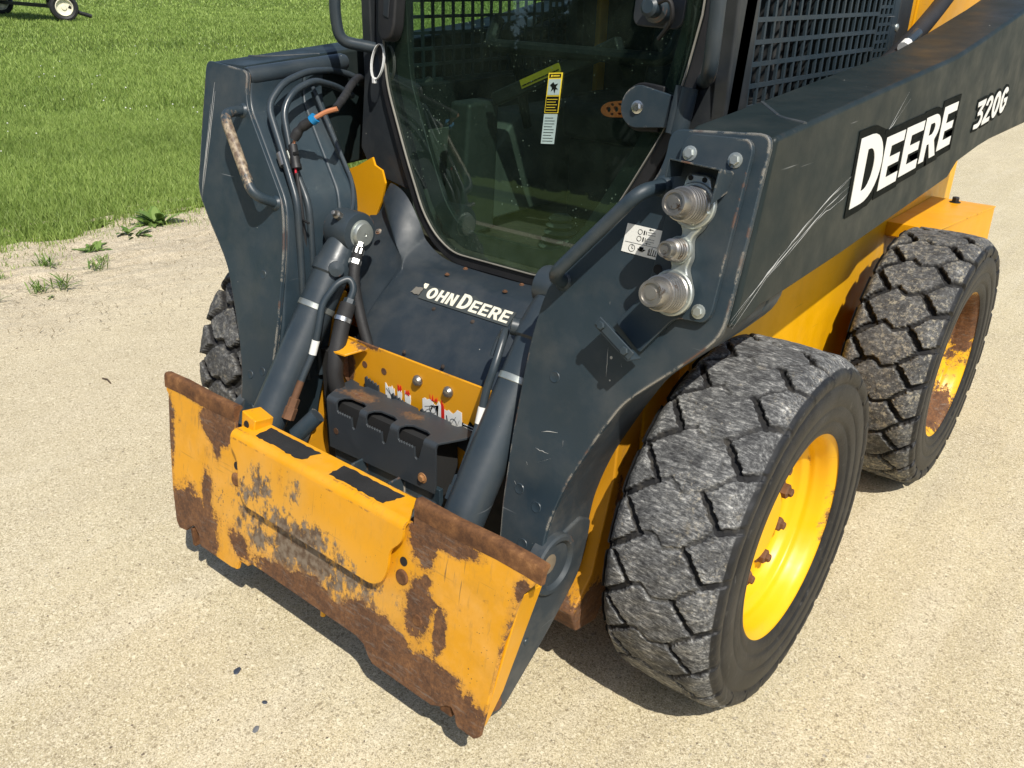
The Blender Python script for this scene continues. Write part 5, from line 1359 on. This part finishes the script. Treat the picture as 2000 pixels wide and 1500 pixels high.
MB().box((-.06, .272, 1.188), (.40, .030, .034), Matrix.Rotation(-.40, 3, 'Y')).build('lap_bar_arm', M['seat'], cab, bevel=.006)
shape2d([[(0, 0), (.128, 0), (.128, .021), (0, .021)]], ((-.144, .255, 1.146), (.92, 0, .39), (-.39, 0, .92), (0, -1, 0)), 'lap_bar_decal', M['decal_yellow'], cab, .001)
shape2d([bar(.004 + .004 * k, .006, .006 + .004 * k + .001 * (k % 3), .006, .0025) for k in range(30)], ((-.144, .2530, 1.146), (.92, 0, .39), (-.39, 0, .92), (0, -1, 0)), 'decal_text', M['print'], cab, .0004)
# orange lever low on the right inside the glass
ol = [arc(0, 0, .030, .016, 90, 270, 10) + [(.055, -.018), (.055, .018)]]
for k in range(3): ol += [arc(-.012 + k * .018, 0, .006, .006, 0, 360, 10)[:-1]]
ol += [arc(-.003 + k * .018, .0095, .0042, .003, 0, 360, 8)[:-1] for k in range(2)] + [arc(-.003 + k * .018, -.0095, .0042, .003, 0, 360, 8)[:-1] for k in range(2)]
shape2d(ol, ((.240, .085, 1.152), (.97, .1, .12), (-.1, .1, .98), (0, -1, .1)), 'orange_lever', M['orange'], door, .004)
# hinge
b = MB(); hp = arc(.335, 1.168, .040, .040, 90, 270, 14) + [(.405, 1.136), (.405, 1.196)]
b.prism([CG(x, z, .036) for x, z in hp], -CGN * .012); hg = b.build('door_hinge', M['dark'], door, bevel=.002)
b = MB(); hp2 = arc(.335, 1.168, .046, .046, 80, 280, 14) + [(.38, 1.125), (.38, 1.21)]
b.prism([CG(x, z, .023) for x, z in hp2], -CGN * .010); b.build('hinge_pad', M['black'], hg, bevel=.003)
MB().bolt(CG(.334, 1.167, .036), CGN, .0088).build('hinge_bolt', M['chrome'], hg)
MB().tube([CG(.432, 1.125, .034), CG(.440, 1.212, .034)], .017, 16).build('hinge_barrel', M['dark'], hg)
MB().tube([CG(.417, 1.128, .040), CG(.424, 1.214, .040)], .010, 12).build('hinge_pin', M['dark_blue'], hg)
b = MB(); b.prism([CG(.39, 1.19, .034), CG(.42, 1.185, .034), CG(.42, 1.155, .034), CG(.39, 1.15, .034)], -CGN * .02); b.build('hinge_arm', M['dark'], hg, bevel=.004)
# latch housing at the door's upper left
b = MB(); lp = round_poly([(-.425, 1.50), (-.405, 1.26), (-.390, 1.243), (-.362, 1.248), (-.350, 1.275), (-.345, 1.50)], [.01, .02, .015, .015, .02, .01])
b.prism([CG(x, z, .050) for x, z in lp], -CGN * .037); lt = b.build('latch_housing', M['black'], door, bevel=.008, bseg=3)
b = MB(); b.prism([CG(-.392, 1.48, .053), CG(-.385, 1.30, .053), CG(-.368, 1.295, .053), CG(-.360, 1.48, .053)], -CGN * .004); b.build('latch_grip', M['cab'], lt, bevel=.004)
# wiper motor
b = MB(); wp = round_poly([(.285, 1.42), (.285, 1.315), (.395, 1.312), (.395, 1.42)], .02); b.prism([CG(x, z, .020) for x, z in wp], -CGN * .007); wm = b.build('wiper_motor', M['cab'], door, bevel=.002)
MB().lathe([(.026, 0), (.026, .02), (.018, .024), (.018, .045), (.012, .050), (0, .050)], CG(.345, 1.345, .020), CGN, 20).build('wiper_hub', M['dark'], wm)
MB().tube([CG(.345, 1.345, .06), CG(.385, 1.365, .06), CG(.392, 1.325, .05), CG(.355, 1.293, .03)], .0045, 8, fil=.03).build('wiper_arm', M['black'], wm)
# caution decal on the glass
GU = Vector((1, .0, .0)); GV = Vector((0, .129, 1)).normalized()
def GF(d): return (tuple(CG(.092, 1.068, .013 + d)), (.995, 0, .1), tuple(GV), tuple(CGN))
dz = .0
cd_ = shape2d([[(.0, .064), (.037, .064), (.037, .146), (.0, .146)]], GF(.0006), 'caution_decal', M['decal_yellow'], door, .0003)
for q in ([(.002, .066), (.035, .066), (.035, .098), (.002, .098)], [(.003, .136), (.0335, .136), (.0335, .1435), (.003, .1435)]): shape2d([q], GF(.0014), 'decal_black_field', M['print'], door, .0002)
for q in ([(.003, .101), (.0345, .101), (.0345, .133), (.003, .133)], [(0, 0), (.036, .0), (.036, .062), (0, .062)]): shape2d([q], GF(.0014), 'decal_white_field', M['decal_pale'], door, .0002)
shape2d([bar(.008, .1395, .012, .1395, .004)] + [bar(.014 + k * .0028, .1395, .016 + k * .0028, .1395, .003) for k in range(6)] + [bar(.004, .070 + .0055 * k, .032 - .004 * (k % 2), .070 + .0055 * k, .0012) for k in range(5)], GF(.002), 'decal_yellow_text', M['decal_yellow'], door, .0002)
shape2d([bar(.004, .006 + .006 * k, .031 - .005 * (k % 3 == 2), .006 + .006 * k, .0008) for k in range(9)], GF(.0021), 'decal_text', M['print'], door, .0002)
shape2d([[(.008, .121), (.016, .127), (.020, .122), (.029, .124), (.024, .117), (.030, .112), (.024, .113), (.022, .104), (.018, .113), (.012, .108), (.014, .116)]], GF(.0021), 'decal_pictogram', M['print'], door, .0002)

# ---- body
b = MB(); b.prism([(.46, .10, .25), (.46, 1.97, .25), (.46, 1.97, .95), (.46, 1.05, .95), (.46, 1.02, .72), (.46, .10, .72)], (-.92, 0, 0))
b.build('chassis_body', M['yellow_body'], LD, bevel=.01)
for sx in (1, -1):
    b = MB(); b.prism([(sx * .50, y, z) for y, z in ((-.13 if sx > 0 else .05, .30), (1.97, .30), (1.97, .98), (.2, .985), (.07, .985), (-.05 if sx > 0 else .055, .93), (-.13 if sx > 0 else .05, .75))], (-sx * .035, 0, 0))
    b.build('chassis_side', M['yellow_body'], LD, bevel=.006)
for sx in (1, -1):
    b = MB(); b.prism([(sx * .50, 1.255, .70), (sx * .50, 1.255, .74), (sx * .50, 1.72, .74), (sx * .50, 1.74, .58), (sx * .50, 1.60, .58)], (sx * .145, 0, 0))
    b.prism([(sx * .645, 1.255, .70), (sx * .645, 1.255, .74), (sx * .700, 1.72, .74), (sx * .700, 1.74, .60), (sx * .690, 1.60, .60)], (-sx * .005, 0, 0))
    b.prism([(sx * .50, 1.255, .738), (sx * .648, 1.255, .738), (sx * .702, 1.725, .738), (sx * .50, 1.725, .738)], (0, 0, .005))
    rf = b.build('rear_fender', M['yellow'], LD, bevel=.003)
    MB().bolt((sx * .585, 1.68, .743), (0, 0, 1), .012, h=1.2).build('fender_bolt', M['black'], rf)
    # chassis foot beside the lower arm
    b = MB(); b.prism([(sx * .500, y, z) for y, z in ((-.215, .66), (-.225, .50), (-.282, .30), (-.345, .235), (-.325, .18), (-.25, .165), (-.15, .30), (-.13, .66))], (-sx * .11, 0, 0))
    b.build('chassis_foot', M['chassis_foot'], LD, bevel=.005)
    # upright by the front cover
    P = [(.52, .55), (.52, .93), (.48, .945), (.422, .974), (.414, .955), (.388, .946), (.378, .915), (.392, .871), (.43, .80), (.47, .745), (.47, .55)]
    b = MB(); b.prism([(sx * x, .002, z) for x, z in P], (0, .006, 0)); b.build('chassis_upright', M['yellow'], LD)
    MB().tube([(sx * .44, 0, .384), (sx * .60, 0, .384)], .09, 20).build('axle_tube', M['void'], LD)
    MB().tube([(sx * .44, 1.161, .384), (sx * .60, 1.161, .384)], .09, 20).build('axle_tube', M['void'], LD)
    # engine cover panels behind the cab
    b = MB(); b.prism([(sx * .475, y, z) for y, z in ((1.04, .95), (1.04, 1.85), (1.215, 1.85), (1.18, .95))], (-sx * .02, 0, 0)); b.build('engine_panel', M['yellow'], LD, bevel=.006)
    b = MB(); b.prism([(sx * .478, y, z) for y, z in ((1.19, .95), (1.225, 1.85), (1.95, 1.85), (1.95, .95))], (-sx * .2, 0, 0)); ep = b.build('engine_panel', M['yellow'], LD, bevel=.006)
    MB().lathe([(.012, 0), (.010, .004), (0, .005)], (sx * .479, 1.30, 1.40), (sx, 0, 0), 14).build('panel_bolt', M['zinc'], ep)
    # hose along the boom
    hz = MB().tube([(sx * .56, .70, 1.21), (sx * .545, .95, 1.262), (sx * .53, 1.25, 1.36), (sx * .53, 1.7, 1.60)], .022, 12, fil=.2).build('boom_hose', M['hose'], LD)
    MB().tube([(sx * .575, .84, 1.270), (sx * .57, .93, 1.292)], .012, 10).build('hose_end', M['dark_blue'], hz)
    MB().tube([(sx * .576, .815, 1.263), (sx * .575, .845, 1.271)], .0135, 10).build('hose_collar', M['white'], hz)
b = MB(); b.box((0, 1.62, 1.40), (.56, .70, .9)); b.build('engine_cover', M['yellow_body'], LD, bevel=.01)

# ================================================================== cable tie on the left grab handle
c0 = Vector((-.420, .036, 1.201))
pts = []
for k in range(25):
    a = R_(-100 + 350 * k / 24)
    pts.append(c0 + Vector((.021 * math.cos(a), -.004 + .010 * math.sin(a), .040 * math.sin(a))))
b = MB(); n = len(pts)
for i, p in enumerate(pts):
    t = (pts[min(n - 1, i + 1)] - pts[max(0, i - 1)]).normalized(); s_ = Vector((.25, -.95, .1)); s_ = (s_ - t * s_.dot(t)).normalized(); nn = t.cross(s_)
    for (a1, a2) in ((-.004, -.0009), (.004, -.0009), (.004, .0009), (-.004, .0009)): b.v.append(tuple(p + s_ * a1 + nn * a2))
for i in range(n - 1):
    for k in range(4):
        k2 = (k + 1) % 4; b.face((4 * i + k, 4 * i + k2, 4 * i + 4 + k2, 4 * i + 4 + k))
b.face((3, 2, 1, 0)); b.face([4 * (n - 1) + k for k in range(4)])
ct = b.build('cable_tie', M['tie'])
tag(ct, 'white nylon cable tie looped round the left grab handle of the cab', 'cable tie')
MB().box(pts[0] + Vector((0, 0, -.004)), (.010, .010, .014)).build('tie_head', M['tie'], ct, bevel=.002)
